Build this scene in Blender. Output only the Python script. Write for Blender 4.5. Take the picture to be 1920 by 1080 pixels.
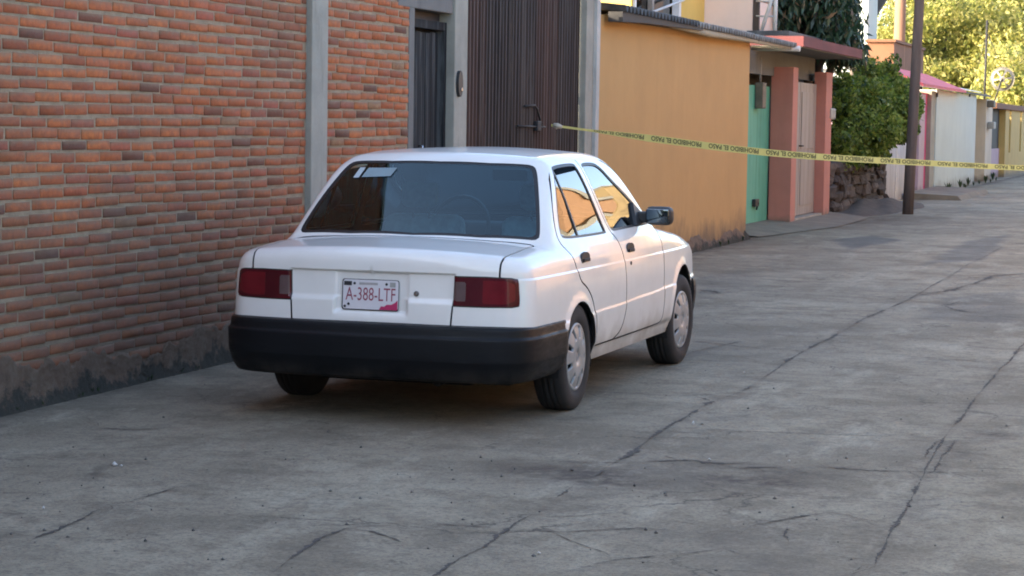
import bpy, bmesh, math, random
import numpy as np
from mathutils import Vector, Matrix
from mathutils.geometry import delaunay_2d_cdt

for o in list(bpy.data.objects): bpy.data.objects.remove(o)
SC = bpy.context.scene
COL = SC.collection
R = math.radians
rng = np.random.default_rng(7)
random.seed(7)

# ------------------------------------------------------------------ camera, world, sun, exposure
# world frame: +Y runs up the street, X = 0 is under the camera, Z = 0 is the road
CAM_H, FPX, PITCH, ROLL, YAW = 1.532, 4098.55, .0766, .0160, R(17.6)
fw = Vector((-math.sin(YAW)*math.cos(PITCH), math.cos(YAW)*math.cos(PITCH), -math.sin(PITCH)))
rt0 = Vector((math.cos(YAW), math.sin(YAW), 0))
up0 = rt0.cross(fw)
rt = rt0*math.cos(ROLL) + up0*math.sin(ROLL)
up = up0*math.cos(ROLL) - rt0*math.sin(ROLL)
cam = bpy.data.cameras.new('camera'); camo = bpy.data.objects.new('camera', cam); COL.objects.link(camo)
m = Matrix((rt, up, -fw)).transposed().to_4x4(); m.translation = (0, 0, CAM_H)
camo.matrix_world = m
cam.sensor_width = 36; cam.lens = 36*FPX/1920; cam.clip_start = .05; cam.clip_end = 2000
SC.camera = camo
SC.render.resolution_x = 1024; SC.render.resolution_y = 576

SUN_EL = R(17); SUN_AZ = Vector((-.80, -.60))            # the sun stands low, left and behind the camera
w = bpy.data.worlds.new('World'); SC.world = w; w.use_nodes = True
nt = w.node_tree; nt.nodes.clear()
sky = nt.nodes.new('ShaderNodeTexSky'); sky.sky_type = 'NISHITA'; sky.sun_disc = False
sky.sun_elevation = SUN_EL; sky.sun_rotation = math.atan2(SUN_AZ.x, SUN_AZ.y)
sky.air_density = .75; sky.dust_density = 2.4; sky.ozone_density = .3
bg = nt.nodes.new('ShaderNodeBackground'); bg.inputs['Strength'].default_value = .15
wo = nt.nodes.new('ShaderNodeOutputWorld')
nt.links.new(sky.outputs[0], bg.inputs[0]); nt.links.new(bg.outputs[0], wo.inputs[0])
sl = bpy.data.lights.new('sun', 'SUN'); sl.energy = 2.6; sl.angle = R(.5); sl.color = (1, .84, .62)
slo = bpy.data.objects.new('sun', sl); COL.objects.link(slo)
sd = Vector((-SUN_AZ.x*math.cos(SUN_EL), -SUN_AZ.y*math.cos(SUN_EL), -math.sin(SUN_EL)))
slo.rotation_euler = sd.to_track_quat('-Z', 'Y').to_euler(); slo.location = (-30, -20, 20)
vs = SC.view_settings; vs.view_transform = 'Standard'; vs.look = 'None'; vs.gamma = 1; vs.use_curve_mapping = False
vs.exposure = 2.55
SC.cycles.use_denoising = True; SC.cycles.filter_width = 1.9

# ------------------------------------------------------------------ helpers
def px(x, y, X=None, Y=None, Z=None):
    """photo pixel (1920 x 1080) -> the point where its ray meets a street plane"""
    d = fw + rt*((x-960)/FPX) - up*((y-540)/FPX)
    t = X/d.x if X is not None else Y/d.y if Y is not None else (Z-CAM_H)/d.z
    return Vector((d.x*t, d.y*t, CAM_H+d.z*t))
def tag(o, label=None, cat=None, group=None, kind=None):
    if label: o['label'] = label
    if cat: o['category'] = cat
    if group: o['group'] = group
    if kind: o['kind'] = kind
    return o
def empty(name, loc=(0, 0, 0), rz=0):
    o = bpy.data.objects.new(name, None); COL.objects.link(o); o.location = loc; o.rotation_euler = (0, 0, rz)
    o.empty_display_size = .2
    return o
def link(name, me, mat=None, parent=None):
    o = bpy.data.objects.new(name, me); COL.objects.link(o)
    if mat is not None and not me.materials: me.materials.append(mat)
    if parent is not None:
        o.parent = parent
        if parent.parent is None: o.matrix_parent_inverse = INV.get(parent.name, Matrix()) 
        else: o.matrix_parent_inverse = Matrix()
    return o
INV = {}
def fast_mesh(name, V, T, smooth=False):
    V = np.asarray(V, np.float32); T = np.asarray(T, np.int32)
    me = bpy.data.meshes.new(name); n = T.shape[1]
    me.vertices.add(len(V)); me.vertices.foreach_set('co', V.ravel())
    me.loops.add(T.size); me.loops.foreach_set('vertex_index', T.ravel())
    me.polygons.add(len(T)); me.polygons.foreach_set('loop_start', np.arange(0, T.size, n, dtype=np.int32))
    me.polygons.foreach_set('loop_total', np.full(len(T), n, np.int32))
    me.update(calc_edges=True); me.validate()
    if smooth: me.polygons.foreach_set('use_smooth', np.ones(len(me.polygons), bool))
    return me
def attr(me, name, vals):
    a = me.attributes.new(name, 'FLOAT', 'POINT'); a.data.foreach_set('value', np.asarray(vals, np.float32)); return a
class MB:
    """collects simple solids; build() links them as one mesh object"""
    def __init__(s): s.bm = bmesh.new()
    def box(s, x0, x1, y0, y1, z0, z1, bev=0):
        vs_ = [s.bm.verts.new((x, y, z)) for z in (z0, z1) for y in (y0, y1) for x in (x0, x1)]
        q = [(0, 2, 3, 1), (4, 5, 7, 6), (0, 1, 5, 4), (2, 6, 7, 3), (0, 4, 6, 2), (1, 3, 7, 5)]
        fs = [s.bm.faces.new([vs_[i] for i in f]) for f in q]
        if bev:
            es = list({e for f in fs for e in f.edges})
            bmesh.ops.bevel(s.bm, geom=es, offset=bev, segments=2, affect='EDGES', profile=.6)
        return s
    def tube(s, pts, rad, n=10, cap=True):
        pts = [Vector(p) for p in pts]; rads = rad if isinstance(rad, (list, tuple)) else [rad]*len(pts)
        rings = []
        for i, p in enumerate(pts):
            d = (pts[min(i+1, len(pts)-1)]-pts[max(i-1, 0)]).normalized()
            u = d.orthogonal().normalized() if i == 0 else (u - d*u.dot(d)).normalized()
            v = d.cross(u)
            rings.append([s.bm.verts.new(p+(u*math.cos(2*math.pi*k/n)+v*math.sin(2*math.pi*k/n))*rads[i]) for k in range(n)])
        for a, b in zip(rings, rings[1:]):
            for k in range(n): s.bm.faces.new((a[k], a[(k+1) % n], b[(k+1) % n], b[k])).smooth = True
        if cap:
            s.bm.faces.new(rings[0][::-1]); s.bm.faces.new(rings[-1])
        return s
    def prism(s, poly, axis, a, b):
        """extrude a 2D polygon along an axis from a to b"""
        def p3(u, v, t): return {'x': (t, u, v), 'y': (u, t, v), 'z': (u, v, t)}[axis]
        A = [s.bm.verts.new(p3(u, v, a)) for u, v in poly]; B = [s.bm.verts.new(p3(u, v, b)) for u, v in poly]
        n = len(poly)
        s.bm.faces.new(A); s.bm.faces.new(B[::-1])
        for i in range(n): s.bm.faces.new((A[i], B[i], B[(i+1) % n], A[(i+1) % n]))
        return s
    def lathe(s, prof, axis='x', n=40, smooth=True):
        rings = []
        for r, t in prof:
            ring = []
            for k in range(n):
                c, d = math.cos(2*math.pi*k/n)*r, math.sin(2*math.pi*k/n)*r
                ring.append(s.bm.verts.new((t, c, d) if axis == 'x' else (c, d, t)))
            rings.append(ring)
        for a, b in zip(rings, rings[1:]):
            for k in range(n): s.bm.faces.new((a[k], a[(k+1) % n], b[(k+1) % n], b[k])).smooth = smooth
        return s
    def build(s, name, mat, parent=None):
        bmesh.ops.recalc_face_normals(s.bm, faces=s.bm.faces)
        me = bpy.data.meshes.new(name); s.bm.to_mesh(me); s.bm.free()
        return link(name, me, mat, parent)
def box(name, x0, x1, y0, y1, z0, z1, mat, parent=None, bev=0):
    return MB().box(x0, x1, y0, y1, z0, z1, bev).build(name, mat, parent)

# ------------------------------------------------------------------ materials
class N:
    """small node-graph helper around one Principled material"""
    def __init__(s, name):
        s.m = bpy.data.materials.new(name); s.m.use_nodes = True; s.t = s.m.node_tree
        s.b = s.t.nodes['Principled BSDF']; s.out = s.t.nodes['Material Output']
    def n(s, typ, **k):
        x = s.t.nodes.new(typ)
        for a, v in k.items(): setattr(x, a, v)
        return x
    def l(s, a, b): s.t.links.new(a, b)
    def coord(s, scale=(1, 1, 1), loc=(0, 0, 0)):
        g = s.n('ShaderNodeNewGeometry'); mp = s.n('ShaderNodeMapping'); mp.inputs['Scale'].default_value = scale; mp.inputs['Location'].default_value = loc
        s.l(g.outputs['Position'], mp.inputs[0]); return mp.outputs[0]
    def noise(s, scale, detail=6, rough=.6, vec=None, stretch=(1, 1, 1), loc=(0, 0, 0)):
        x = s.n('ShaderNodeTexNoise'); x.inputs['Scale'].default_value = scale; x.inputs['Detail'].default_value = detail; x.inputs['Roughness'].default_value = rough
        s.l(vec if vec is not None else s.coord(stretch, loc), x.inputs['Vector']); return x.outputs['Fac']
    def ramp(s, fac, stops, interp='LINEAR'):
        x = s.n('ShaderNodeValToRGB'); e = x.color_ramp.elements; x.color_ramp.interpolation = interp
        while len(e) < len(stops): e.new(.5)
        for i, (p, c) in enumerate(stops):
            e[i].position = p; e[i].color = (*c, 1) if not np.isscalar(c) else (c, c, c, 1)
        s.l(fac, x.inputs[0]); return x.outputs[0]
    def mix(s, fac, a, b, mode='MIX'):
        x = s.n('ShaderNodeMix', data_type='RGBA', blend_type=mode); x.clamp_factor = True
        for i, v in ((0, fac), (6, a), (7, b)):
            if hasattr(v, 'is_linked') or hasattr(v, 'links'): s.l(v, x.inputs[i])
            elif i == 0: x.inputs[0].default_value = v
            else: x.inputs[i].default_value = (*v, 1) if not np.isscalar(v) else (v, v, v, 1)
        return x.outputs[2]
    def math(s, op, a, b=0., clamp=False):
        x = s.n('ShaderNodeMath', operation=op); x.use_clamp = clamp
        for i, v in ((0, a), (1, b)):
            if hasattr(v, 'links'): s.l(v, x.inputs[i])
            else: x.inputs[i].default_value = v
        return x.outputs[0]
    def attr(s, name):
        x = s.n('ShaderNodeAttribute'); x.attribute_name = name; return x.outputs['Fac']
    def z(s):
        g = s.n('ShaderNodeNewGeometry'); q = s.n('ShaderNodeSeparateXYZ'); s.l(g.outputs['Position'], q.inputs[0]); return q.outputs[2]
    def base(s, c):
        if hasattr(c, 'links'): s.l(c, s.b.inputs['Base Color'])
        else: s.b.inputs['Base Color'].default_value = (*c, 1)
        return s
    def rough(s, v):
        if hasattr(v, 'links'): s.l(v, s.b.inputs['Roughness'])
        else: s.b.inputs['Roughness'].default_value = v
        return s
    def bump(s, h, strength=.3, dist=.01):
        x = s.n('ShaderNodeBump'); x.inputs['Strength'].default_value = strength; x.inputs['Distance'].default_value = dist
        s.l(h, x.inputs['Height']); s.l(x.outputs[0], s.b.inputs['Normal']); return s
def plain(name, c, rough=.6, metal=0, var=.12, scale=6, bump=0, coat=0, spec=.5):
    g = N(name); f = g.noise(scale, 6, .6)
    a = tuple(v*(1-var) for v in c); b = tuple(min(1, v*(1+var)) for v in c)
    g.base(g.ramp(f, [(.3, a), (.7, b)])).rough(rough); g.b.inputs['Metallic'].default_value = metal
    g.b.inputs['Coat Weight'].default_value = coat; g.b.inputs['Specular IOR Level'].default_value = spec
    if bump: g.bump(g.noise(scale*12, 5, .6), bump, .006)
    return g.m
def plaster(name, c, dirt=(.16, .13, .10), var=.12, zdirt=.5, streak=.35, bump=.25, rough=.85):
    """painted render: blotchy paint, vertical rain streaks, soil splashed up from the ground"""
    g = N(name)
    f = g.noise(1.3, 6, .62); col = g.ramp(f, [(.3, tuple(v*(1-var) for v in c)), (.7, tuple(min(1, v*(1+var*.8)) for v in c))])
    st = g.noise(2.2, 5, .6, stretch=(3, 3, .22)); col = g.mix(g.math('MULTIPLY', g.ramp(st, [(.52, 0.), (.75, 1.)]), streak), col, tuple(v*.55 for v in c))
    n2 = g.noise(3.2, 6, .65, stretch=(1, 1, .6))
    h = g.math('SUBTRACT', g.math('ADD', zdirt, g.math('MULTIPLY', g.math('SUBTRACT', n2, .5), zdirt*2.2)), g.z())
    fac = g.ramp(g.math('ADD', g.math('DIVIDE', h, max(zdirt, .01)*1.2), .35), [(.25, 0.), (.95, .85)])
    col = g.mix(fac, col, dirt)
    g.base(col).rough(rough)
    g.bump(g.math('ADD', g.noise(60, 4, .6), g.math('MULTIPLY', g.noise(9, 4, .6), 1.5)), bump, .006)
    return g.m
def concrete(name, c, var=.2, bump=.4, scale=3):
    g = N(name); f = g.noise(scale, 8, .65)
    col = g.ramp(f, [(.28, tuple(v*(1-var) for v in c)), (.5, c), (.74, tuple(v*(1+var) for v in c))])
    st = g.noise(4, 6, .65, stretch=(2, 2, .3)); col = g.mix(g.ramp(st, [(.55, 0.), (.72, .55)]), col, tuple(v*.5 for v in c))
    g.base(col).rough(.9); g.bump(g.noise(45, 6, .7), bump, .008); return g.m

def m_brick():
    g = N('fired_brick'); r = g.attr('rnd')
    col = g.ramp(r, [(0, (.085, .048, .034)), (.10, (.16, .060, .032)), (.22, (.30, .084, .034)), (.5, (.44, .124, .040)), (.75, (.53, .165, .048)), (.9, (.38, .095, .055)), (.965, (.34, .12, .07)), (1, (.31, .21, .10))])
    n1 = g.noise(26, 6, .65); col = g.mix(g.ramp(n1, [(.35, 0.), (.75, .75)]), col, (.19, .062, .036))
    big = g.noise(.75, 4, .6, loc=(3, 1.2, 0)); col = g.mix(g.ramp(big, [(.44, 0.), (.64, .50)]), col, (.12, .066, .046))
    # mortar smeared over the upper part of each brick
    sm = g.math('ADD', g.attr('vv'), g.math('MULTIPLY', g.math('SUBTRACT', g.noise(14, 6, .7), .5), 1.1))
    col = g.mix(g.ramp(sm, [(.52, 0.), (.98, .70)]), col, (.205, .140, .088))
    # soil splash low down, with weaker reflected light painted brown over the lowest metre
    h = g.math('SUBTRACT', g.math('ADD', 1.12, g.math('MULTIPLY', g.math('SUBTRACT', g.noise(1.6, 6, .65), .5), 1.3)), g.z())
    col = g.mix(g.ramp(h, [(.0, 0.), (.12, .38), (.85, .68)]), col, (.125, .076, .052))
    g.base(col).rough(.9); g.bump(g.math('ADD', g.noise(70, 5, .7), g.noise(22, 4, .6)), .6, .006); return g.m
def m_mortar():
    g = N('mortar'); f = g.noise(9, 8, .7)
    col = g.ramp(f, [(.3, (.23, .175, .115)), (.55, (.33, .26, .175)), (.8, (.43, .35, .245))])
    h = g.math('SUBTRACT', g.math('ADD', .8, g.math('MULTIPLY', g.math('SUBTRACT', g.noise(1.6, 6, .65), .5), 1.5)), g.z())
    col = g.mix(g.ramp(h, [(.0, 0.), (.7, .75)]), col, (.125, .095, .075))
    g.base(col).rough(.95); g.bump(g.noise(55, 6, .75), .9, .012); return g.m
def m_plinth():
    g = N('splashed_cement_plinth'); f = g.noise(6, 9, .75)
    col = g.ramp(f, [(.28, (.085, .055, .038)), (.5, (.150, .102, .070)), (.62, (.17, .125, .09)), (.8, (.23, .175, .13))])
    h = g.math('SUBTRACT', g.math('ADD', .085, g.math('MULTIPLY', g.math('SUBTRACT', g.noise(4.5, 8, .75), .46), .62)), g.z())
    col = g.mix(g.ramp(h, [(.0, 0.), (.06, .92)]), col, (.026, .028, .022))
    g.base(col).rough(.95); g.bump(g.noise(30, 8, .8), 1., .02); return g.m
def m_road():
    g = N('worn_concrete_road')
    a = g.noise(.45, 8, .62); b = g.noise(3.2, 9, .72); c = g.noise(60, 6, .8); a2 = g.noise(1.4, 8, .68, loc=(7, 3, 0)); m_ = g.noise(13, 8, .75)
    col = g.ramp(a, [(.34, (.205, .174, .122)), (.5, (.295, .255, .182)), (.66, (.385, .338, .245))])
    col = g.mix(g.ramp(a2, [(.47, 0.), (.60, .75)]), col, (.20, .168, .118))
    col = g.mix(g.ramp(b, [(.50, 0.), (.66, .7)]), col, (.155, .128, .092))
    sc = g.noise(2.6, 8, .72, stretch=(1, .3, 1)); col = g.mix(g.ramp(sc, [(.54, 0.), (.66, .65)]), col, (.42, .38, .285))
    col = g.mix(g.ramp(m_, [(.36, .55), (.50, 0.)]), col, (.138, .118, .09))
    col = g.mix(g.ramp(c, [(.36, .75), (.52, 0.)]), col, (.10, .088, .077))
    col = g.mix(g.ramp(c, [(.58, 0.), (.74, .55)]), col, (.40, .37, .33))
    # fine branching cracks, only where the slab is tired
    nz = g.n('ShaderNodeTexNoise'); nz.inputs['Scale'].default_value = 2.3; nz.inputs['Detail'].default_value = 7; nz.inputs['Roughness'].default_value = .65; g.l(g.coord(), nz.inputs['Vector'])
    ad = g.n('ShaderNodeVectorMath', operation='MULTIPLY_ADD'); g.l(nz.outputs['Color'], ad.inputs[0]); ad.inputs[1].default_value = (.55, .55, 0); g.l(g.coord(), ad.inputs[2])
    for sc_, lo, msk, th in ((.75, .0035, (.45, .56), .0), (2.1, .004, (.54, .64), 5.)):
        v = g.n('ShaderNodeTexVoronoi', feature='DISTANCE_TO_EDGE'); v.inputs['Scale'].default_value = sc_; g.l(ad.outputs[0], v.inputs['Vector'])
        ln = g.ramp(g.math('DIVIDE', v.outputs['Distance'], sc_), [(lo*.55, .8), (lo*1.8, 0.)])
        mk = g.ramp(g.noise(.9, 6, .65, loc=(th, 2, 0)), [(msk[0], 0.), (msk[1], 1.)])
        col = g.mix(g.math('MULTIPLY', ln, mk), col, (.055, .047, .040))
    col = g.mix(g.math('MULTIPLY', g.attr('dirt'), g.math('MULTIPLY', g.ramp(g.noise(14, 8, .8), [(.32, .3), (.55, 1.)]), g.ramp(g.noise(3.5, 8, .75, loc=(4, 9, 0)), [(.36, .15), (.52, 1.)]))), col, (.080, .061, .046))
    col = g.mix(g.math('MULTIPLY', g.attr('patch'), g.ramp(g.noise(5, 8, .7), [(.3, .6), (.55, 1.)])), col, (.078, .078, .078))
    g.base(col)
    g.rough(g.ramp(a2, [(.3, .70), (.7, .9)]))
    g.b.inputs['Specular IOR Level'].default_value = .25
    g.bump(g.math('ADD', g.math('MULTIPLY', c, .7), g.math('ADD', b, g.math('MULTIPLY', m_, .6))), .7, .014); return g.m
def m_paint():
    g = N('white_car_paint')
    dust = g.noise(3, 6, .6); hz = g.z()
    low = g.math('SUBTRACT', g.math('ADD', .42, g.math('MULTIPLY', g.math('SUBTRACT', g.noise(5, 6, .65), .5), .5)), hz)
    col = g.mix(g.ramp(dust, [(.38, 0.), (.72, .28)]), (.76, .75, .715), (.56, .52, .46))
    col = g.mix(g.ramp(low, [(0, 0.), (.22, .75)]), col, (.36, .30, .24))
    g.base(col); g.rough(g.ramp(dust, [(.3, .32), (.8, .5)]))
    g.b.inputs['Coat Weight'].default_value = .8; g.b.inputs['Coat Roughness'].default_value = .07
    return g.m
def m_bumper():
    g = N('faded_bumper_plastic'); f = g.noise(3, 6, .65); k = g.noise(9, 8, .75, stretch=(.5, 1, 4))
    col = g.ramp(f, [(.3, (.0025, .0035, .005)), (.7, (.0045, .006, .0085))]); col = g.mix(g.ramp(k, [(.60, 0.), (.74, .55)]), col, (.022, .023, .024))
    h = g.math('SUBTRACT', .31, g.z()); col = g.mix(g.math('MULTIPLY', g.ramp(h, [(0, 0.), (.09, .6)]), g.ramp(g.noise(6, 7, .7), [(.4, 0.), (.65, 1.)])), col, (.06, .052, .044))
    g.base(col); g.rough(g.ramp(k, [(.4, .42), (.7, .7)])); g.b.inputs['Specular IOR Level'].default_value = .25; g.bump(g.noise(220, 2, .5), .06, .002); return g.m
def m_glass(name, tint=(.16, .19, .20), ior=1.75, wav=.03, refl=(1, 1, 1)):
    """thin tinted window glass"""
    g = N(name); t = g.t; t.nodes.remove(g.b)
    tr = g.n('ShaderNodeBsdfTransparent'); tr.inputs[0].default_value = (*tint, 1)
    gl = g.n('ShaderNodeBsdfGlossy'); gl.inputs['Roughness'].default_value = .015; gl.inputs[0].default_value = (*refl, 1)
    fr = g.n('ShaderNodeFresnel'); fr.inputs[0].default_value = ior
    mx = g.n('ShaderNodeMixShader')
    if wav:
        b = g.n('ShaderNodeBump'); b.inputs['Strength'].default_value = 1; b.inputs['Distance'].default_value = wav
        g.l(g.noise(2.6, 0, .5, stretch=(1, .5, 1.8)), b.inputs['Height']); g.l(b.outputs[0], gl.inputs['Normal']); g.l(b.outputs[0], fr.inputs['Normal'])
    g.l(fr.outputs[0], mx.inputs[0]); g.l(tr.outputs[0], mx.inputs[1]); g.l(gl.outputs[0], mx.inputs[2]); g.l(mx.outputs[0], g.out.inputs[0])
    return g.m
def m_lamp(name, c, rough=.12):
    g = N(name); v = g.n('ShaderNodeTexWave'); v.bands_direction = 'X'; v.inputs['Scale'].default_value = 22; v.inputs['Distortion'].default_value = 0
    g.l(g.coord(), v.inputs['Vector'])
    f = g.noise(7, 4, .5)
    g.base(g.mix(g.ramp(f, [(.35, 0.), (.7, .6)]), c, tuple(x*.45 for x in c))).rough(rough)
    g.b.inputs['Coat Weight'].default_value = .3; g.b.inputs['Coat Roughness'].default_value = .1; g.b.inputs['Specular IOR Level'].default_value = .3
    return g.m
def m_leaf(name, stops, trans=.35, rough=.5):
    g = N(name); r = g.attr('rnd'); col = g.ramp(r, stops)
    g.base(col).rough(rough)
    tl = g.n('ShaderNodeBsdfTranslucent'); g.l(col, tl.inputs[0])
    mx = g.n('ShaderNodeMixShader'); mx.inputs[0].default_value = trans
    g.l(g.b.outputs[0], mx.inputs[1]); g.l(tl.outputs[0], mx.inputs[2]); g.l(mx.outputs[0], g.out.inputs[0]); return g.m
def m_wood(name, c, var=.35, scale=3, st=(6, 6, .5)):
    g = N(name); f = g.noise(scale, 8, .65, stretch=st)
    g.base(g.ramp(f, [(.3, tuple(v*(1-var) for v in c)), (.7, tuple(v*(1+var) for v in c))])).rough(.85)
    g.bump(g.noise(scale*6, 5, .6, stretch=st), .4, .006); return g.m
def m_oldgate(name, c, c2, c3):
    """old brown sheet: broad rusty and bleached vertical runs, scratches"""
    g = N(name); f = g.noise(1.6, 8, .7, stretch=(1, 3.2, .10)); f2 = g.noise(7, 6, .7, stretch=(1, 2, .06), loc=(0, 3, 0)); f3 = g.noise(1.1, 7, .7, stretch=(1, 1, .5))
    col = g.ramp(f, [(.34, tuple(v*.55 for v in c)), (.5, c), (.66, c2)])
    col = g.mix(g.ramp(f2, [(.52, 0.), (.64, .85)]), col, c3); col = g.mix(g.ramp(f2, [(.34, .8), (.46, 0.)]), col, tuple(v*.4 for v in c))
    col = g.mix(g.ramp(f3, [(.52, 0.), (.68, .6)]), col, tuple(v*.55 for v in c))
    g.base(col).rough(.85); g.b.inputs['Specular IOR Level'].default_value = .25; g.bump(g.noise(25, 4, .6), .2, .004); return g.m
def m_sheet(name, c, c2, rough=.55, metal=.2):
    """weathered painted sheet: vertical fading streaks and rust"""
    g = N(name); f = g.noise(2.4, 7, .65, stretch=(2.5, 2.5, .16))
    col = g.ramp(f, [(.30, tuple(v*.65 for v in c)), (.5, c), (.72, c2)])
    col = g.mix(g.ramp(g.noise(3, 7, .7, stretch=(1, 1, .5)), [(.56, 0.), (.75, .7)]), col, tuple(v*.5 for v in c))
    g.base(col).rough(rough); g.b.inputs['Metallic'].default_value = metal
    g.bump(g.noise(30, 4, .6), .15, .004); return g.m

M = dict(
 brick=m_brick(), mortar=m_mortar(), plinth=m_plinth(), road=m_road(), paint=m_paint(),
 conc=concrete('grey_concrete', (.29, .285, .245)), conc_dark=concrete('dark_concrete', (.15, .148, .140)), conc_light=concrete('pale_concrete', (.42, .42, .40)),
 glass=m_glass('side_glass', (.10, .12, .125), 2.3, .007), rglass=m_glass('rear_glass', (.46, .80, .92), 1.75, .002, (.75, .95, 1)), wglass=m_glass('windscreen_glass', (.80, .90, .90), 1.4, 0),
 hglass=m_glass('house_glass', (.25, .27, .28), 1.6, .01),
 black=plain('black_plastic', (.021, .022, .024), .55, var=.25, scale=9), bumper=m_bumper(),
 rubber=plain('tyre_rubber', (.020, .020, .021), .8, var=.3, scale=8, bump=.2), trim=plain('window_rubber', (.012, .012, .013), .45, var=.1),
 silver=plain('hubcap_silver', (.33, .35, .36), .42, .35, .12, 12), darkmetal=plain('dark_metal', (.022, .022, .024), .7, .1), lining=plain('cabin_lining', (.030, .032, .036), .9),
 seat=plain('seat_cloth', (.36, .37, .38), .95, var=.2, scale=20), under=plain('underbody', (.012, .012, .013), .9),
 lamp_red=m_lamp('tail_lamp_red', (.075, .006, .012)), lamp_clear=m_lamp('reverse_lamp', (.13, .085, .085)), lamp_bright=m_lamp('tail_lamp_bright_red', (.15, .008, .015)),
 plate=plain('plate_white', (.60, .58, .60), .5, var=.05), plate_red=plain('plate_ink', (.27, .06, .09), .5, var=.05), plate_pink=plain('plate_magenta', (.42, .02, .10), .5, var=.1),
 chrome=plain('chrome', (.45, .45, .46), .25, 1, .05), mirror=plain('mirror_glass', (.10, .12, .14), .04, 1, .03), dark=plain('black_void', (.008, .008, .009), .9),
 sticker2=plain('white_decal', (.42, .48, .50), .5), sticker=plain('pale_sticker', (.22, .30, .33), .5), grime=plain('grime', (.070, .061, .052), .95, var=.3, scale=20),
 door_black=m_oldgate('blackened_planks', (.010, .012, .0145), (.018, .021, .024), (.105, .112, .115)), gate=m_oldgate('brown_gate_sheet', (.034, .0225, .0175), (.052, .035, .027), (.085, .066, .055)), gate2=m_oldgate('brown_gate_sheet_red', (.048, .025, .0175), (.070, .038, .028), (.10, .073, .058)),
 orange=plaster('orange_render', (.45, .268, .098), (.13, .09, .055), .07, .36, .12), yellow=plaster('yellow_render', (.70, .47, .115), var=.08, zdirt=.01, streak=.12), pinkwall=plaster('pale_pink_render', (.84, .66, .56), var=.06, zdirt=.01, streak=.1),
 salmon=plaster('salmon_render', (.45, .19, .145), var=.12, zdirt=.15, streak=.2), red=plaster('red_fascia', (.135, .038, .040), var=.2, zdirt=.01, streak=.3), slab=concrete('canopy_soffit', (.125, .135, .132), .1, .2),
 green=m_sheet('green_door', (.082, .35, .25), (.115, .41, .30), .6, .0), pinkdoor=m_sheet('pink_door', (.29, .255, .23), (.34, .31, .28), .6, .0),
 white=plaster('white_limewash', (.44, .51, .505), (.22, .22, .2), .06, .25, .14), cream=plaster('cream_render', (.52, .47, .38), var=.1, zdirt=.2, streak=.3), mustard=plaster('mustard_render', (.47, .34, .12), var=.1, zdirt=.2, streak=.25),
 magenta=plaster('magenta_render', (.48, .055, .16), var=.15, zdirt=.2, streak=.3), lilac=plaster('lilac_render', (.42, .33, .38), var=.12, zdirt=.2, streak=.3), terracotta=plaster('terracotta_render', (.17, .078, .042), var=.15, zdirt=.01, streak=.2),
 awning=plain('red_awning', (.50, .085, .115), .7, var=.2, scale=3), roofsheet=m_sheet('zinc_roof', (.20, .19, .175), (.34, .33, .30), .5, .4), roofdark=m_sheet('dark_roof', (.075, .08, .085), (.12, .125, .13), .7, .2),
 wood_pale=m_wood('pale_timber', (.34, .31, .23), .2), pole=m_wood('creosoted_pole', (.098, .079, .072), .3), pole_lit=m_wood('bare_pole', (.24, .135, .09), .2), pole_grey=m_wood('grey_pole', (.15, .125, .105), .2), bark=m_wood('bark', (.07, .055, .045), .4),
 stone=concrete('field_stone', (.046, .035, .030), .6, .8, 6), gap_shade=concrete('gap_shade_grey', (.085, .088, .09)), apron=concrete('worn_apron', (.185, .160, .122), .3, .6, 2), stone2=concrete('pale_field_stone', (.080, .064, .056), .6, .8, 6), stone_dirt=concrete('earth_mortar', (.028, .021, .018), .3, .8), fence=m_sheet('white_fence_sheet', (.40, .38, .37), (.50, .48, .47), .6, .1),
 meter=plain('meter_box', (.13, .115, .09), .6, var=.3), meter_grey=plain('grey_meter_box', (.28, .28, .26), .6, var=.2), whitepipe=plain('white_pipe', (.55, .57, .58), .5, var=.1),
 winframe=plain('white_window_frame', (.74, .73, .72), .5, var=.05), curtain=plain('curtain', (.30, .26, .22), .9, var=.3),
 tape=plain('yellow_tape', (.58, .51, .16), .5, var=.06), ink=plain('tape_ink', (.045, .042, .02), .6), knot=plain('tape_knot', (.42, .38, .30), .7),
 zinc=plain('bright_zinc', (.55, .57, .60), .35, .5, .2), soil=plain('loose_soil', (.09, .07, .058), .95, var=.35, scale=8, bump=.5), debris=plain('pale_debris', (.5, .5, .48), .8), pebble=plain('pebble', (.10, .095, .09), .9, var=.4),
 leaf_far=m_leaf('sunlit_leaves', [(0, (.10, .13, .030)), (.35, (.24, .26, .06)), (.7, (.42, .40, .11)), (1, (.62, .55, .22))], .5),
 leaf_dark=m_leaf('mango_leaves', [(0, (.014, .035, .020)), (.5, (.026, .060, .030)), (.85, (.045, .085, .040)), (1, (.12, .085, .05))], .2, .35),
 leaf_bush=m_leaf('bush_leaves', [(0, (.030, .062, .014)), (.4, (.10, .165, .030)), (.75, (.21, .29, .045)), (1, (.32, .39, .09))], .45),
 weed=m_leaf('weed_leaves', [(0, (.02, .035, .02)), (1, (.06, .10, .04))], .3),
 peach=plaster('peach_render', (.34, .20, .11), var=.06, zdirt=.3, streak=.15), ochre=plaster('ochre_render', (.36, .265, .13), var=.06, zdirt=.3, streak=.15), rust=plaster('brown_render', (.15, .085, .06), var=.1, zdirt=.3), teal=plaster('teal_render', (.12, .32, .28), var=.1, zdirt=.3),
)
def thing(name, loc, label, cat, group=None):
    """an Empty at the thing's base; its parts are given in street coordinates"""
    o = empty(name, loc); INV[o.name] = Matrix.Translation(-Vector(loc)); tag(o, label, cat, group); return o
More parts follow.
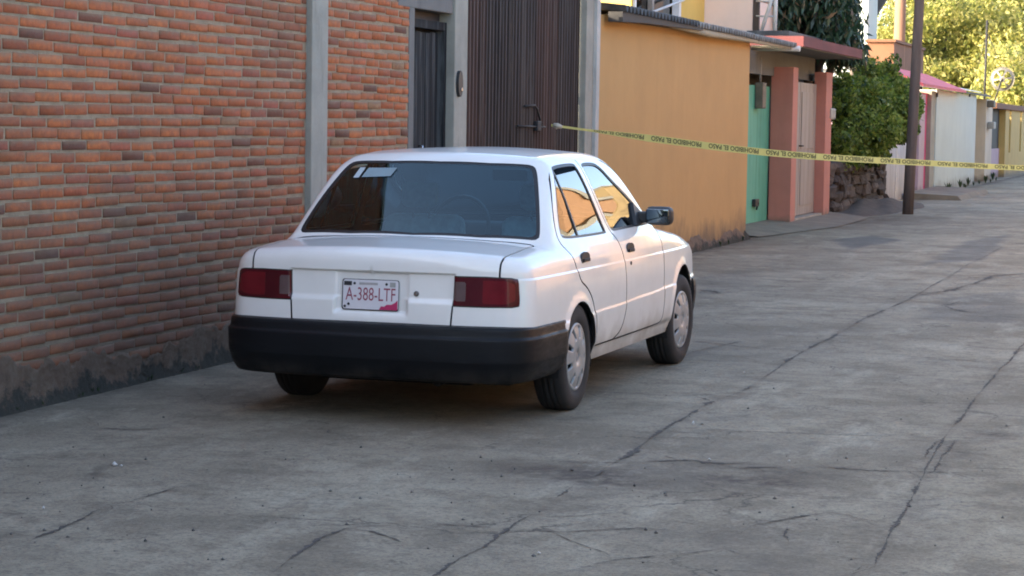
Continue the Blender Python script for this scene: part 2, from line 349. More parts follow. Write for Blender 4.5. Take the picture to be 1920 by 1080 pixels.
def resample(pts, step):
    P = np.array(pts, float); d = np.r_[0, np.cumsum(np.linalg.norm(np.diff(P, axis=0), axis=1))]
    n = max(2, int(round(d[-1]/step))+1); t = np.linspace(0, d[-1], n)
    return np.stack([np.interp(t, d, P[:, k]) for k in range(P.shape[1])], 1)

# ------------------------------------------------------------------ ground and road
WX = -5.80                                   # street face of the brick wall
g = fast_mesh('ground', [(-900, -300, -.06), (900, -300, -.06), (900, 1500, -.06), (-900, 1500, -.06)], [(0, 1, 2, 3)])
tag(link('ground', g, M['soil']), 'bare earth stretching out under and behind the houses', 'ground', kind='structure')
CR = [  # cracks and joints, photo pixels on the road: (points, half width in m, dirt margin)
 ([(1105, 897), (1140, 880), (1185, 848), (1250, 803), (1290, 780), (1330, 757), (1360, 745), (1390, 735)], .016, .10),
 ([(1470, 682), (1500, 664), (1560, 635), (1620, 600), (1670, 577)], .014, .10),
 ([(800, 1092), (845, 1062), (900, 1032), (960, 987), (1000, 968)], .013, .06),
 ([(510, 1078), (560, 1040), (600, 1012), (650, 995), (760, 986), (830, 989), (940, 994)], .008, .05),
 ([(1200, 866), (1290, 860), (1350, 868), (1400, 866), (1470, 879), (1530, 875)], .026, .12),
 ([(1270, 852), (1320, 868), (1400, 878), (1470, 876)], .018, .05),
 ([(1215, 800), (1300, 802), (1400, 806), (1560, 812), (1700, 819)], .006, .02),
 ([(1790, 797), (1815, 765), (1842, 733)], .009, .05), ([(1735, 862), (1750, 842), (1760, 828)], .014, .06), ([(1748, 884), (1768, 855), (1790, 826)], .012, .06),
 ([(1640, 1062), (1665, 1015), (1690, 970), (1712, 925)], .011, .18),
 ([(1370, 1003), (1420, 980), (1500, 965), (1550, 958), (1590, 962), (1615, 972)], .010, .06),
 ([(1360, 1028), (1420, 1050), (1480, 1063), (1560, 1068)], .009, .05), ([(1480, 1015), (1560, 1018), (1620, 1022)], .010, .05),
 ([(1440, 655), (1500, 656), (1560, 659), (1632, 664)], .010, .04),
 ([(1715, 553), (1790, 543), (1830, 532), (1862, 519), (1925, 514)], .030, .14), ([(1768, 570), (1790, 580), (1825, 586)], .024, .10), ([(1780, 572), (1800, 564)], .02, .05),
 ([(55, 1014), (110, 992), (150, 972), (200, 946), (240, 940)], .008, .05), ([(1305, 544), (1340, 548), (1350, 553)], .030, .10), ([(1620, 568), (1650, 566)], .02, .05),
 ([(1700, 668), (1720, 672)], .02, .05), ([(1095, 735), (1130, 736), (1200, 738)], .010, .04), ([(400, 918), (440, 920)], .010, .03), ([(800, 1036), (880, 1037)], .006, .02),
 ([(1180, 738), (1290, 742), (1390, 735)], .008, .06), ([(1560, 1042), (1600, 1048), (1640, 1052)], .010, .05), ([(960, 790), (1060, 788), (1140, 776)], .006, .05),
 ([(1230, 690), (1300, 660), (1390, 640)], .008, .06),
]
CR += [
 ([(1390, 735), (1430, 708), (1470, 682)], .006, .05), ([(1670, 577), (1730, 545), (1800, 505), (1880, 462)], .012, .06), ([(1000, 968), (1060, 925), (1105, 897)], .006, .05),
 ([(1712, 925), (1735, 880), (1760, 840), (1790, 797)], .007, .06), ([(1842, 733), (1880, 690), (1925, 640)], .010, .05), ([(1590, 1080), (1640, 1062)], .01, .05),
 ([(1700, 819), (1800, 823), (1925, 827)], .006, .03), ([(1530, 875), (1640, 882), (1760, 884), (1925, 890)], .008, .05), ([(960, 862), (1080, 866), (1200, 866)], .007, .06),
 ([(940, 994), (1060, 1000), (1200, 990), (1370, 1003)], .005, .04), ([(1615, 972), (1660, 990), (1690, 1000)], .008, .05), ([(1480, 965), (1470, 1000), (1480, 1015)], .007, .04),
 ([(1632, 664), (1700, 668), (1800, 676), (1925, 690)], .008, .04), ([(1300, 640), (1440, 655)], .008, .04), ([(300, 760), (420, 758), (560, 752)], .008, .05), ([(120, 800), (260, 806), (340, 802)], .006, .05),
 ([(640, 800), (600, 815), (590, 822)], .012, .05), ([(1060, 1075), (1150, 1050), (1260, 1040), (1360, 1028)], .005, .04), ([(240, 940), (330, 915), (440, 905)], .005, .04),
]
ROADC = []
BR = []
for pts, hw, mg in CR:
    q = resample([tuple(px(x, y, Z=0))[:2] for x, y in pts], .02)
    k = len(q); amp = min(.02, hw*.9)
    off = np.cumsum(rng.normal(0, .30, (k, 2)), 0); off -= np.linspace(off[0], off[-1], k); off = off/max(1e-6, np.abs(off).max())*amp*1.6
    ROADC.append((q+off, hw, mg))
    for _ in range(int(k*.02*1.6)+1):       # chips and side branches
        i0 = rng.integers(0, k-1); d0 = q[min(i0+1, k-1)]-q[max(i0-1, 0)]; a0 = math.atan2(d0[1], d0[0])+rng.choice([-1, 1])*rng.uniform(.5, 1.4); L_ = rng.uniform(.08, .42)
        st = np.cumsum(np.r_[[[0, 0]], np.stack([np.cos(a0+np.cumsum(rng.normal(0, .22, int(L_/.02)+2))), np.sin(a0+np.cumsum(rng.normal(0, .22, int(L_/.02)+2)))], 1)*.02], 0)
        BR.append((q[i0]+off[i0]+st, hw*rng.uniform(.25, .6), 0))
ROADC += [b for b in BR if len(b[0]) > 4]
# road sheet: rows get coarser with distance up the street
ys = [-8, -2, 2, 4.0]
while ys[-1] < 110: ys.append(ys[-1]*1.0055 + .002)
ys = np.array(ys); xs = np.arange(-6.7, 3.2, .05)
XX, YY = np.meshgrid(xs, ys); n0 = XX.size; P2 = np.stack([XX.ravel(), YY.ravel()], 1)
dirt = np.zeros(n0); patch = np.zeros(n0)
for q, hw, mg in ROADC:
    if mg <= 0: continue
    lo, hi = q.min(0)-mg*2, q.max(0)+mg*2
    idx = np.where(((P2 > lo) & (P2 < hi)).all(1))[0]
    if len(idx):
        d = np.min(np.linalg.norm(P2[idx][:, None]-q[None, ::3], axis=2), 1)
        dirt[idx] = np.maximum(dirt[idx], np.clip(1-d/mg, 0, 1)**1.5*.55)
def blob(cx, cy, rx, ry, a, ang=0):
    c = px(cx, cy, Z=0); d = P2-np.array([c.x, c.y]); ca, sa = math.cos(ang), math.sin(ang)
    u = (d[:, 0]*ca+d[:, 1]*sa)/rx; v = (-d[:, 0]*sa+d[:, 1]*ca)/ry
    return a*np.clip(1.15-np.hypot(u, v), 0, 1)
wob = np.sin(P2[:, 0]*7+np.sin(P2[:, 1]*5)*1.3)*.15+np.sin(P2[:, 1]*9+P2[:, 0]*4)*.12
for b in ((1160, 893, .8, .42, 1.1), (1300, 893, .65, .28, 1.1), (1010, 905, .5, .4, .4), (1860, 816, .16, .22, 1.2), (1660, 1000, .35, .6, .35), (1520, 1000, .4, .35, .3), (800, 800, 1.3, .9, .25), (1080, 840, .7, .6, .3), (1450, 1062, .5, .3, .4), (1650, 415, 1.0, 3.2, .7), (1580, 410, .6, 2.4, .7), (1240, 895, .9, .30, .8), (1420, 880, .6, .25, .7), (620, 760, 1.2, .6, .35), (1750, 850, .25, .5, .5), (1500, 1010, .8, .35, .4)):
    dirt = np.maximum(dirt, np.clip(blob(*b)*(1+wob*2.2), 0, .95))
dirt = np.maximum(dirt, np.clip(1.1-(P2[:, 0]+5.80)/(.30+.12*wob*3), 0, 1)*.85*(P2[:, 0] > -5.9))
def quadpatch(pp, a):
    q = np.array([tuple(px(x, y, Z=0))[:2] for x, y in pp]); s = np.full(n0, 9e9)
    for i in range(4):
        e = q[(i+1) % 4]-q[i]; nrm = np.array([-e[1], e[0]])/np.hypot(*e); s = np.minimum(s, (P2-q[i])@nrm)
    if (q[0][0]*(q[1][1]-q[3][1])+q[1][0]*(q[2][1]-q[0][1])+q[2][0]*(q[3][1]-q[1][1])+q[3][0]*(q[0][1]-q[2][1])) < 0: s = -s
    np.maximum(patch, np.clip((s+wob*.12)/.10, 0, 1)*a, out=patch)
def inside_patch(pp, a):
    q = [np.array(tuple(px(x, y, Z=0))[:2]) for x, y in pp]; c = sum(q)/4; s = np.full(n0, 9e9)
    for i in range(4):
        e = q[(i+1) % 4]-q[i]; nrm = np.array([-e[1], e[0]])/np.hypot(*e)
        if (c-q[i])@nrm < 0: nrm = -nrm
        s = np.minimum(s, (P2-q[i])@nrm)
    np.maximum(patch, np.clip((s+wob*.15)/.12, 0, 1)*a, out=patch)
inside_patch([(1545, 449), (1640, 441), (1705, 452), (1590, 469)], .75)
inside_patch([(1715, 500), (1800, 452), (1905, 436), (1850, 488)], .6)
inside_patch([(1700, 600), (1760, 555), (1925, 540), (1925, 605)], .35)
inside_patch([(1290, 520), (1400, 500), (1440, 540), (1320, 560)], .25)
zz = .006*np.sin(P2[:, 0]*1.3+P2[:, 1]*.7)+.004*np.sin(P2[:, 0]*3.1-P2[:, 1]*1.9)-.012*np.clip(dirt-.5, 0, 1)
zz *= np.clip((P2[:, 0]+5.9)/.6, 0, 1)
c0 = np.hypot(P2[:, 0]+3.98, (P2[:, 1]-12.34)*.45); zz *= np.clip((c0-1.3)/.6, .15, 1)
nx_ = len(xs); idx = np.arange(n0).reshape(len(ys), nx_)
Q = np.stack([idx[:-1, :-1], idx[:-1, 1:], idx[1:, 1:], idx[1:, :-1]], -1).reshape(-1, 4)
rm = fast_mesh('road', np.c_[P2, zz], Q, True); attr(rm, 'dirt', dirt); attr(rm, 'patch', patch)
road = tag(link('road', rm, M['road']), 'cracked grey concrete road running along the wall', 'road', kind='structure')
def zroad(x, y):
    z = .006*math.sin(x*1.3+y*.7)+.004*math.sin(x*3.1-y*1.9); z *= min(1, max(0, (x+5.9)/.6))
    c = math.hypot(x+3.98, (y-12.34)*.45); return z*min(1, max(.15, (c-1.3)/.6))
for q, hw, mg in ROADC:
    k = len(q); t = np.gradient(q, axis=0); t /= np.linalg.norm(t, axis=1, keepdims=True)+1e-9; nr = np.stack([-t[:, 1], t[:, 0]], 1)
    taper = np.clip(np.minimum(np.arange(k), np.arange(k)[::-1])/6, .05, 1)
    brk = np.clip(.75+.75*np.interp(np.arange(k), np.arange(0, k+9, 9), rng.normal(0, 1, len(np.arange(0, k+9, 9)))), .08, 2.4); wl = .6*hw*taper*brk*np.clip(rng.gamma(1.6, .5, k), .05, 2.6); wr = .6*hw*taper*brk*np.clip(rng.gamma(1.6, .5, k), .05, 2.6)
    A = q+nr*wl[:, None]; B = q-nr*wr[:, None]
    V = [(*p, zroad(*p)+.003) for p in A]+[(*p, zroad(*p)+.003) for p in B]
    T = [(i, k+i, k+i+1, i+1) for i in range(k-1)]
    link('crack', fast_mesh('crack', V, T), M['grime'], road)
# loose grit and litter
V = []; T = []
def rock(c, r, seed):
    b = len(V); rr = np.random.default_rng(seed)
    base = np.array([(1, 0, 0), (-1, 0, 0), (0, 1, 0), (0, -1, 0), (0, 0, 1), (0, 0, -1)], float)*(r*(.6+.7*rr.random((6, 1))))
    V.extend((base+np.array(c)).tolist())
    for f in ((0, 2, 4), (2, 1, 4), (1, 3, 4), (3, 0, 4), (2, 0, 5), (1, 2, 5), (3, 1, 5), (0, 3, 5)): T.append([b+i for i in f])
for i in range(170):
    x, y = random.uniform(0, 1900), random.uniform(560, 1078) if i % 3 else random.uniform(840, 1000)
    p = px(x, y, Z=0)
    if p.x < WX+.15 or (abs(p.x+3.98) < .95 and abs(p.y-12.3) < 2.3): continue
    rock((p.x, p.y, zroad(p.x, p.y)+.002), random.choice([.003, .004, .005, .008]), i)
tag(link('grit', fast_mesh('grit', V, T), M['pebble']), 'dark grit and small stones scattered over the road', 'grit', kind='stuff')
V = []; T = []
for i, (x, y) in enumerate([(1300, 795), (215, 875), (228, 877), (82, 953), (1480, 866), (1330, 862), (1010, 1040), (1395, 700)]):
    p = px(x, y, Z=0); rock((p.x, p.y, zroad(p.x, p.y)+.006), .014 if i < 2 else .008, 900+i)
tag(link('litter', fast_mesh('litter', V, T), M['debris']), 'tiny white scraps of litter lying on the road', 'litter', kind='stuff')

# ------------------------------------------------------------------ brick wall
WTOP = 4.3; WY0, WY1 = 2.0, 15.60
wall = thing('brick_wall', (WX-.07, 9, 0), 'long red brick wall with pale mortar joints behind the white sedan', 'wall')
box('mortar_core', WX-.16, WX-.0012, -9, WY1, 0, WTOP, M['mortar'], wall)
PIL = (13.63, 13.91)
bricks = []
z = .135; row = 0
while z < WTOP-.05:
    hh = .0485+random.uniform(-.003, .004); y = WY0+(0 if row % 2 else -.12)+random.uniform(-.03, .03)
    while y < WY1-.03:
        L = random.choice([.240, .245, .25, .236, .256]); L = L if random.random() > .05 else L*.55
        y1 = min(y+L, WY1-.005); a, b = y, y1
        y = y1+.0155+random.uniform(-.003, .006)
        if b-a < .04: continue
        if a < PIL[1]+.004 and b > PIL[0]-.004:
            if a < PIL[0]-.05: b = PIL[0]-.006
            elif b > PIL[1]+.05: a = PIL[1]+.006
            else: continue
        dz = .007*math.sin(a*1.7+row*.6)+.004*math.sin(a*5.1+row*1.9)+random.uniform(-.002, .002)
        bricks.append((a, b, z+dz, z+dz+hh))
    z += .0633; row += 1
def brick_geo(a, b, z0, z1, sd):
    r = np.random.default_rng(sd); pr = r.uniform(.008, .0135); c = .004
    j = lambda s=.0036: r.uniform(-s, s)
    xf, xb = WX+pr-.006, WX-.03
    fr = [(xf+j(.002), a+c+j(), z0+c+j()), (xf+j(.002), b-c+j(), z0+c+j()), (xf+j(.002), b-c+j(), z1-c+j()), (xf+j(.002), a+c+j(), z1-c+j())]
    md = [(xf-c, a+j(.002), z0+j(.002)), (xf-c, b+j(.002), z0+j(.002)), (xf-c, b+j(.002), z1+j(.002)), (xf-c, a+j(.002), z1+j(.002))]
    bk = [(xb, a, z0), (xb, b, z0), (xb, b, z1), (xb, a, z1)]
    F_ = [(0, 1, 2, 3)]+[(i+4, (i+1) % 4+4, (i+1) % 4, i) for i in range(4)]+[(i+8, (i+1) % 4+8, (i+1) % 4+4, i+4) for i in range(4)]
    zm = np.array([p[2] for p in fr+md+bk]); v = (zm-z0)/(z1-z0)
    return fr+md+bk, F_, v, float(np.clip(r.beta(3.6, 2.6), 0, 1) if r.random() > .06 else r.choice([.04, .08, .99, .97]))
def shown(bk):       # apparent size in the photo; 0 if out of frame
    c = Vector((WX, (bk[0]+bk[1])/2, (bk[2]+bk[3])/2-CAM_H)); d = c.dot(fw); u = 960+FPX*c.dot(rt)/d; v = 540-FPX*c.dot(up)/d
    if not (8 < u < 1900 and 6 < v < 1075): return 0
    if 440 < u < 780 and v > 300+(780-u)*.72: return 0
    return 1/d
vis = np.array([shown(b) for b in bricks]); order = np.argsort(-vis); big = set(order[:300].tolist())
V = []; T = []; VV = []; RN = []
for i, bk in enumerate(bricks):
    v, f, vv, rn = brick_geo(*bk, i+11)
    if i in big:
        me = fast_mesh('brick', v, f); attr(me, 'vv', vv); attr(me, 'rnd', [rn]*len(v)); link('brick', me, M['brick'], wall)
    else:
        o = len(V); V += v; T += [[k+o for k in q] for q in f]; VV += vv.tolist(); RN += [rn]*len(v)
me = fast_mesh('brickwork', V, T); attr(me, 'vv', VV); attr(me, 'rnd', RN)
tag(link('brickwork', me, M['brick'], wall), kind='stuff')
MB().box(WX-.02, WX+.045, PIL[0], PIL[1], 0, WTOP, .008).build('concrete_pilaster', M['conc'], wall)
# rough cement plinth with an uneven upper edge
ny, nz = 520, 14; yy = np.linspace(WY0, WY1, ny)
top = .225+.045*np.sin(yy*2.1)+.03*np.sin(yy*5.3+1)+.02*np.sin(yy*13.7)+.016*np.sin(yy*31)+rng.normal(0, .010, ny)
V = []; 
for k in range(nz):
    t = k/(nz-1); V.append(np.stack([WX+.0135+rng.normal(0, .003, ny)-.02*(t > .97)-.003*t+.05*(1-t)**4, yy, top*t-.03*(1-t)], 1))
V = np.concatenate(V); idx = np.arange(ny*nz).reshape(nz, ny)
T = np.stack([idx[:-1, :-1], idx[:-1, 1:], idx[1:, 1:], idx[1:, :-1]], -1).reshape(-1, 4)
link('cement_plinth', fast_mesh('cement_plinth', V, T, True), M['plinth'], wall)
MB().box(WX-.17, WX+.006, WY1, 15.72, 0, 2.52, .012).build('cement_jamb', M['conc_dark'], wall)
MB().box(WX-.17, WX+.01, WY1-.25, 16.58, 2.37, 2.70, .008).build('lintel', M['conc_dark'], wall)
box('upper_wall', WX-.17, WX-.02, WY1, 16.58, 2.70, WTOP, M['conc_dark'], wall)
box('wall_cap', WX-.2, WX+.03, -9, 15.95, WTOP, WTOP+.07, M['conc'], wall)
# ------------------------------------------------------------------ plank door, posts, gate
dr = thing('plank_door', (WX-.1, 16.15, 0), 'narrow blackened plank door in the end of the brick wall', 'door')
for i in range(7):
    y0 = 15.775+i*.107
    MB().box(WX-.115+random.uniform(-.006, .006), WX-.085+random.uniform(-.006, .006), y0, y0+.101, .03, 2.21+random.uniform(-.01, .01), .004).build('plank', M['door_black'], dr)
fr = MB().box(WX-.13, WX-.04, 15.724, 15.772, 0, 2.30).box(WX-.13, WX-.04, 16.528, 16.576, 0, 2.30).box(WX-.128, WX-.042, 15.772, 16.528, 2.235, 2.298).build('door_frame', M['door_black'], dr)
box('transom', WX-.14, WX-.10, 15.73, 16.57, 2.302, 2.366, M['darkmetal'], dr)
box('added_light_stop', WX-.168, WX-.145, 15.73, 16.57, 0, 2.366, M['dark'], dr)  # added behind the planks to stop sunlight leaking through
MB().tube([(WX-.08, 16.06, 1.32), (WX-.045, 16.06, 1.32), (WX-.045, 16.06, 1.25), (WX-.08, 16.06, 1.25)], .008).build('handle', M['chrome'], dr)
p = thing('gate_post', (WX-.1, 16.74, 0), 'grey concrete post between the black plank door and the brown gate', 'post', 'posts of the brown gate')
MB().box(WX-.17, WX+.03, 16.584, 16.90, 0, 3.6, .01).build('shaft', M['conc'], p)
q = px(860, 157, X=WX+.035)
bell = thing('intercom', (WX+.03, q.y, q.z), 'dark oval intercom fixed on the post beside the black door', 'intercom')
poly = [(q.y+.055*math.cos(a), q.z+.105*math.sin(a)) for a in np.linspace(0, 2*math.pi, 20, endpoint=False)]
MB().prism(poly, 'x', WX+.0305, WX+.055).build('housing', M['black'], bell)
MB().tube([(WX+.054, q.y+.015, q.z-.045), (WX+.062, q.y+.015, q.z-.045)], .014).build('button', M['chrome'], bell)
gate = thing('sheet_gate', (WX-.1, 18.7, 0), 'tall brown ribbed sheet-metal gate with a dark latch', 'gate')
def ribbed(name, y0, y1, z0, z1, x, pitch, depth, mat, parent):
    pr = []; y = y0
    while y < y1-1e-4:
        s = min(pitch, y1-y)
        pr += [(x, y), (x, y+s*.42), (x-depth, y+s*.52), (x-depth, y+s*.9)]; y += s
    pr.append((x, y1))
    V = [(a, b, z0) for a, b in pr]+[(a, b, z1) for a, b in pr]; k = len(pr)
    V += [(a-.012, b, c) for a, b, c in V]
    T = [(i, i+1, k+i+1, k+i) for i in range(k-1)]+[(2*k+i+1, 2*k+i, 3*k+i, 3*k+i+1) for i in range(k-1)]+[(k+i, k+i+1, 3*k+i+1, 3*k+i) for i in range(k-1)]+[(0, k, 3*k, 2*k), (k-1, 3*k-1, 4*k-1, 2*k-1)]
    return link(name, fast_mesh(name, V, T), mat, parent)
ed = [16.905, 17.62, 18.335, 19.05, 19.765, 20.475]
for i in range(5): ribbed('sheet_panel', ed[i]+.003, ed[i+1]-.003, .04, 3.45, WX-.05-(.005 if i % 2 else 0), .0893, .016, M['gate2' if i in (0, 3) else 'gate'], gate)
MB().box(WX-.12, WX-.07, 16.905, 20.475, .10, .18).box(WX-.12, WX-.07, 16.905, 20.475, 1.7, 1.78).box(WX-.12, WX-.07, 16.905, 20.475, 3.3, 3.38).build('gate_frame', M['darkmetal'], gate)
lk = lambda x, y: tuple(px(x, y, X=WX-.03))
MB().tube([lk(984, 199), lk(1003, 198), lk(1007, 204), lk(1016, 236)], .011, 8).build('latch_bar', M['darkmetal'], gate)
MB().tube([lk(970, 236), lk(990, 237), lk(1022, 238)], .009, 8).build('latch_bolt', M['darkmetal'], gate)
MB().box(WX-.045, WX-.005, 19.00, 19.12, 1.44, 1.53, .01).build('lock_box', M['darkmetal'], gate)
p = thing('gate_post', (WX-.1, 20.7, 0), 'grey concrete post between the brown gate and the orange wall', 'post', 'posts of the brown gate')
MB().box(WX-.17, WX+.02, 20.482, 20.90, 0, 3.5, .01).build('shaft', M['conc'], p)
MB().box(WX-.17, WX+.055, 20.74, 20.86, 0, 3.3, .008).build('facing_strip', M['conc_light'], p)
# ------------------------------------------------------------------ orange house with its corrugated eave
oh = thing('orange_house', (WX-.1, 25, 0), 'low orange rendered wall under a corrugated sheet eave beyond the gate', 'house')
OX = WX-.03; OY1 = 28.72
pts = [(OX-.30, 20.905), (OX-.06, 20.905), (OX-.06, 21.10), (OX, 21.10), (OX, OY1-.12), (OX-.035, OY1-.035), (OX-.12, OY1), (OX-3.0, OY1), (OX-3.0, 20.905)]
ny = 60
MB().prism(pts, 'z', -.02, 2.60).build('wall', M['orange'], oh)
box('gap_shade_strip', OX-.058, OX+.012, 20.906, 21.098, 0, 2.66, M['gap_shade'], oh)  # solid dark strip standing in for the shaded gap beside the post
V = []; T = []; k = 90
yy = np.linspace(21.12, OY1-.02, k); hh_ = .13+.05*np.sin(yy*3)+rng.normal(0, .02, k)
for i in range(k): V += [(OX+.05+rng.normal(0, .008), yy[i], -.02), (OX+.03+rng.normal(0, .006), yy[i], hh_[i]*.7), (OX-.002, yy[i], hh_[i])]
for i in range(k-1):
    for j in (0, 1): T.append((i*3+j, i*3+3+j, i*3+4+j, i*3+1+j))
link('mossy_footing', fast_mesh('mossy_footing', V, T, True), M['plinth'], oh)
def corrugated(name, y0, y1, x0, x1, z0, z1, pitch, amp, mat, parent, thick=.006):
    """sheet whose waves run across the street; x0 is the eave"""
    n = int((y1-y0)/pitch*8); yy = np.linspace(y0, y1, n); w_ = amp*np.cos((yy-y0)/pitch*2*np.pi)
    V = np.concatenate([np.stack([np.full(n, x), yy, zc+w_+s], 1) for s in (0, -thick) for x, zc in ((x0, z0), (x1, z1))])
    T = []
    for i in range(n-1): T += [(i, i+1, n+i+1, n+i), (2*n+i+1, 2*n+i, 3*n+i, 3*n+i+1), (i+1, i, 2*n+i, 2*n+i+1)]
    return link(name, fast_mesh(name, V, T, True), mat, parent)
corrugated('roof_sheet', 21.25, 24.6, WX+.20, WX-3.0, 2.665, 2.98, .15, .034, M['roofdark'], oh)
corrugated('roof_sheet', 24.5, 27.9, WX+.18, WX-3.0, 2.662, 3.0, .15, .034, M['roofsheet'], oh)
corrugated('roof_sheet', 27.8, 31.0, WX+.16, WX-3.0, 2.66, 2.98, .15, .034, M['roofsheet'], oh)
MB().prism([(21.26, 2.53), (22.2, 2.56), (24.9, 2.60), (24.9, 2.632), (21.26, 2.632)], 'x', WX+.02, WX+.17).build('eave_board', M['darkmetal'], oh)
MB().tube([(WX+.10, 23.2, 2.600), (WX+.11, 25.5, 2.590), (WX+.10, 27.6, 2.606), (WX+.08, 30.9, 2.615)], [.018, .042, .03, .018], 10).build('eave_beam', M['wood_pale'], oh)
for y in (21.9, 23.5, 25.2, 26.9, 28.4): box('rafter', WX-2.9, WX+.12, y, y+.08, 2.603, 2.638, M['darkmetal'], oh)
MB().tube([(WX-.5, 31.02, 2.62), (WX+.2, 31.02, 2.61)], .04, 10).build('downpipe_end', M['whitepipe'], oh)
# ------------------------------------------------------------------ houses behind
yh = thing('yellow_house', (-10, 33, 0), 'two-storey yellow house with a white framed upper window behind the orange wall', 'house')
HX = -8.0; ya = px(1183, 18, X=HX).y; yb = px(1272, 40, X=HX).y; yc = px(1320, 60, X=HX).y
zs = 3.12
mw = MB(); mw.box(HX-6, HX, ya, ya+.16, 0, 6.4).box(HX-6, HX, yb, yc+.0, 0, 6.4).box(HX-6, HX, ya+.16, yb, 0, zs).box(HX-6, HX, ya+.16, yb, 4.5, 6.4)
mw.build('wall', M['yellow'], yh)
wn = box('window', HX-.14, HX-.10, ya+.16, yb, zs, 4.5, M['hglass'], yh)
MB().box(HX-.02, HX+.05, ya+.10, yb+.06, zs-.11, zs+.003, .004).box(HX-.08, HX+.03, ya+.12, ya+.20, zs, 4.52).box(HX-.08, HX+.03, yb-.10, yb+.04, zs, 4.52).build('frame', M['winframe'], wn)
box('mullion', HX-.09, HX-.02, (ya*.55+yb*.45), (ya*.55+yb*.45)+.12, zs, 4.5, M['curtain'], wn)
box('curtain', HX-.5, HX-.46, ya+.2, yb-.1, zs, 4.5, M['curtain'], yh)
MB().tube([tuple(px(1218, 25, X=HX+.08)), tuple(px(1282, 0, X=HX+.08)), tuple(px(1290, -10, X=HX+.08))], .02, 6).build('stay_rod', M['whitepipe'], yh)
pk = thing('pale_pink_house', (-9.5, 38, 0), 'pale pink rendered house wall rising beside the yellow house', 'house')
pxr = px(1410, 60, Y=yc).x
pw = MB().box(HX-5, pxr, yc+.003, yc+7, 0, 3.56).build('wall', M['pinkwall'], pk)
MB().box(HX-5, pxr+.003, yc-.003, yc+7, 3.58, 7.0).build('upper_wall', M['pinkwall'], pk)
box('corner_pipe', pxr+.005, pxr+.10, yc+.02, yc+.12, 0, 7, M['bark'], pk)
pf = thing('pipe_frame', (-7.0, 36, 2.8), 'white pipe frame standing on the dark roof beside the pink house', 'frame')
MB().tube([tuple(px(1428, 57, Y=35.2)), tuple(px(1447, 0, Y=35.2)), tuple(px(1450, -30, Y=35.2))], .032, 8).build('slanted_pipe', M['whitepipe'], pf)
MB().tube([tuple(px(1453, 60, Y=35.2)), tuple(px(1454.5, 0, Y=35.2)), tuple(px(1455, -30, Y=35.2))], .034, 8).build('upright_pipe', M['whitepipe'], pf)
for yy_ in (30, 2): MB().tube([tuple(px(1418, yy_, Y=35.4)), tuple(px(1452, yy_+1, Y=35.3))], .014, 6).build('cross_rod', M['whitepipe'], pf)
rb = thing('roof_shed', (-7.2, 37, 0), 'dark flat-roofed shed behind the canopy, below the white pipe frame', 'shed')
box('shed_wall', -9, -6.95, 36.0, 41.0, 0, 2.88, M['conc_dark'], rb)
a = px(1400, 55, Y=34.6); b = px(1462, 60, Y=34.6)
MB().box(a.x, b.x+.15, 34.6, 41, 2.885, 3.02, .01).build('roof_slab', M['roofdark'], rb)
# ------------------------------------------------------------------ gateway house with the red canopy
ch = thing('canopy_house', (-6.3, 35, 0), 'house front with red-edged concrete canopy over green and pink doors', 'house')
CF = -6.02
c1a, c1b = px(1484, 300, X=CF).y, px(1493, 300, X=CF).y
c2a, c2b = px(1546, 300, X=CF).y, px(1557, 300, X=CF).y
for a, b, dd_ in ((c1a, c1b, .34), (c2a, c2b, .20)):
    MB().box(CF-dd_, CF, a, b, 0, 2.40, .008).build('column', M['salmon'], ch)
MB().box(CF-.36, CF-.30, OY1+.01, c2b, 2.26, 2.638).build('head_beam', M['slab'], ch)
gy0 = OY1+.4; gx = CF-.36
gm = (gy0+c1a)/2
box('green_door_leaf', gx-.05, gx, gy0, gm-.016, .06, 2.10, M['green'], ch, .006)
box('green_door_leaf', gx-.05, gx+.004, gm+.016, c1a-.004, .06, 2.10, M['green'], ch, .006)
pm = c1b+(c2a-c1b)*.42; pxx = CF-.16
for a, b in ((c1b+.004, pm-.014), (pm+.014, c2a-.004)):
    lf = box('pink_door_leaf', pxx-.05, pxx, a, b, .10, 2.20, M['pinkdoor'], ch, .006)
    for z0, z1 in ((.25, 1.05), (1.15, 2.05)): box('panel', pxx+.0005, pxx+.012, a+.12, b-.12, z0, z1, M['pinkdoor'], lf, .004)
box('door_sill', CF-.42, CF-.02, c1b+.004, c2a-.004, 0, .09, M['conc'], ch)
MB().tube([(pxx+.01, pm-.05, 1.2), (pxx+.05, pm-.05, 1.2), (pxx+.05, pm+.12, 1.2)], .012, 6).build('handle', M['darkmetal'], ch)
SX = -5.62; sy0 = px(1505, 86, X=SX).y; sy1 = px(1615, 120, X=SX).y
box('canopy_slab', -8.6, SX-.02, sy0+.02, sy1, 2.64, 2.80, M['slab'], ch)
MB().box(-8.6, SX+.01, sy0, sy0+.0195, 2.655, 2.805).box(SX-.0195, SX+.012, sy0+.0195, sy1, 2.655, 2.805).build('red_fascia', M['red'], ch)
box('back_wall', -8.7, -6.9, OY1+.4, 37.5, 0, 2.62, M['conc_dark'], ch)
q = px(1421, 178, X=gx+.02)
mt = thing('meter_box', (gx, q.y, q.z), 'small brown meter box fixed above the green door', 'meter box')
MB().box(gx+.005, gx+.13, q.y-.16, q.y+.10, q.z-.20, q.z+.18, .02).build('case', M['meter'], mt)
MB().tube([(gx+.06, q.y-.05, q.z+.18), (gx+.06, q.y-.05, q.z+.55)], .02, 6).build('conduit', M['meter_grey'], mt)
q = px(1416, 381, X=gx+.03)
pd = thing('padlock', (gx, q.y, q.z), 'dark lock plate low on the green door', 'lock')
MB().box(gx+.006, gx+.06, q.y-.12, q.y+.16, q.z-.05, q.z+.06, .01).build('plate', M['black'], pd)
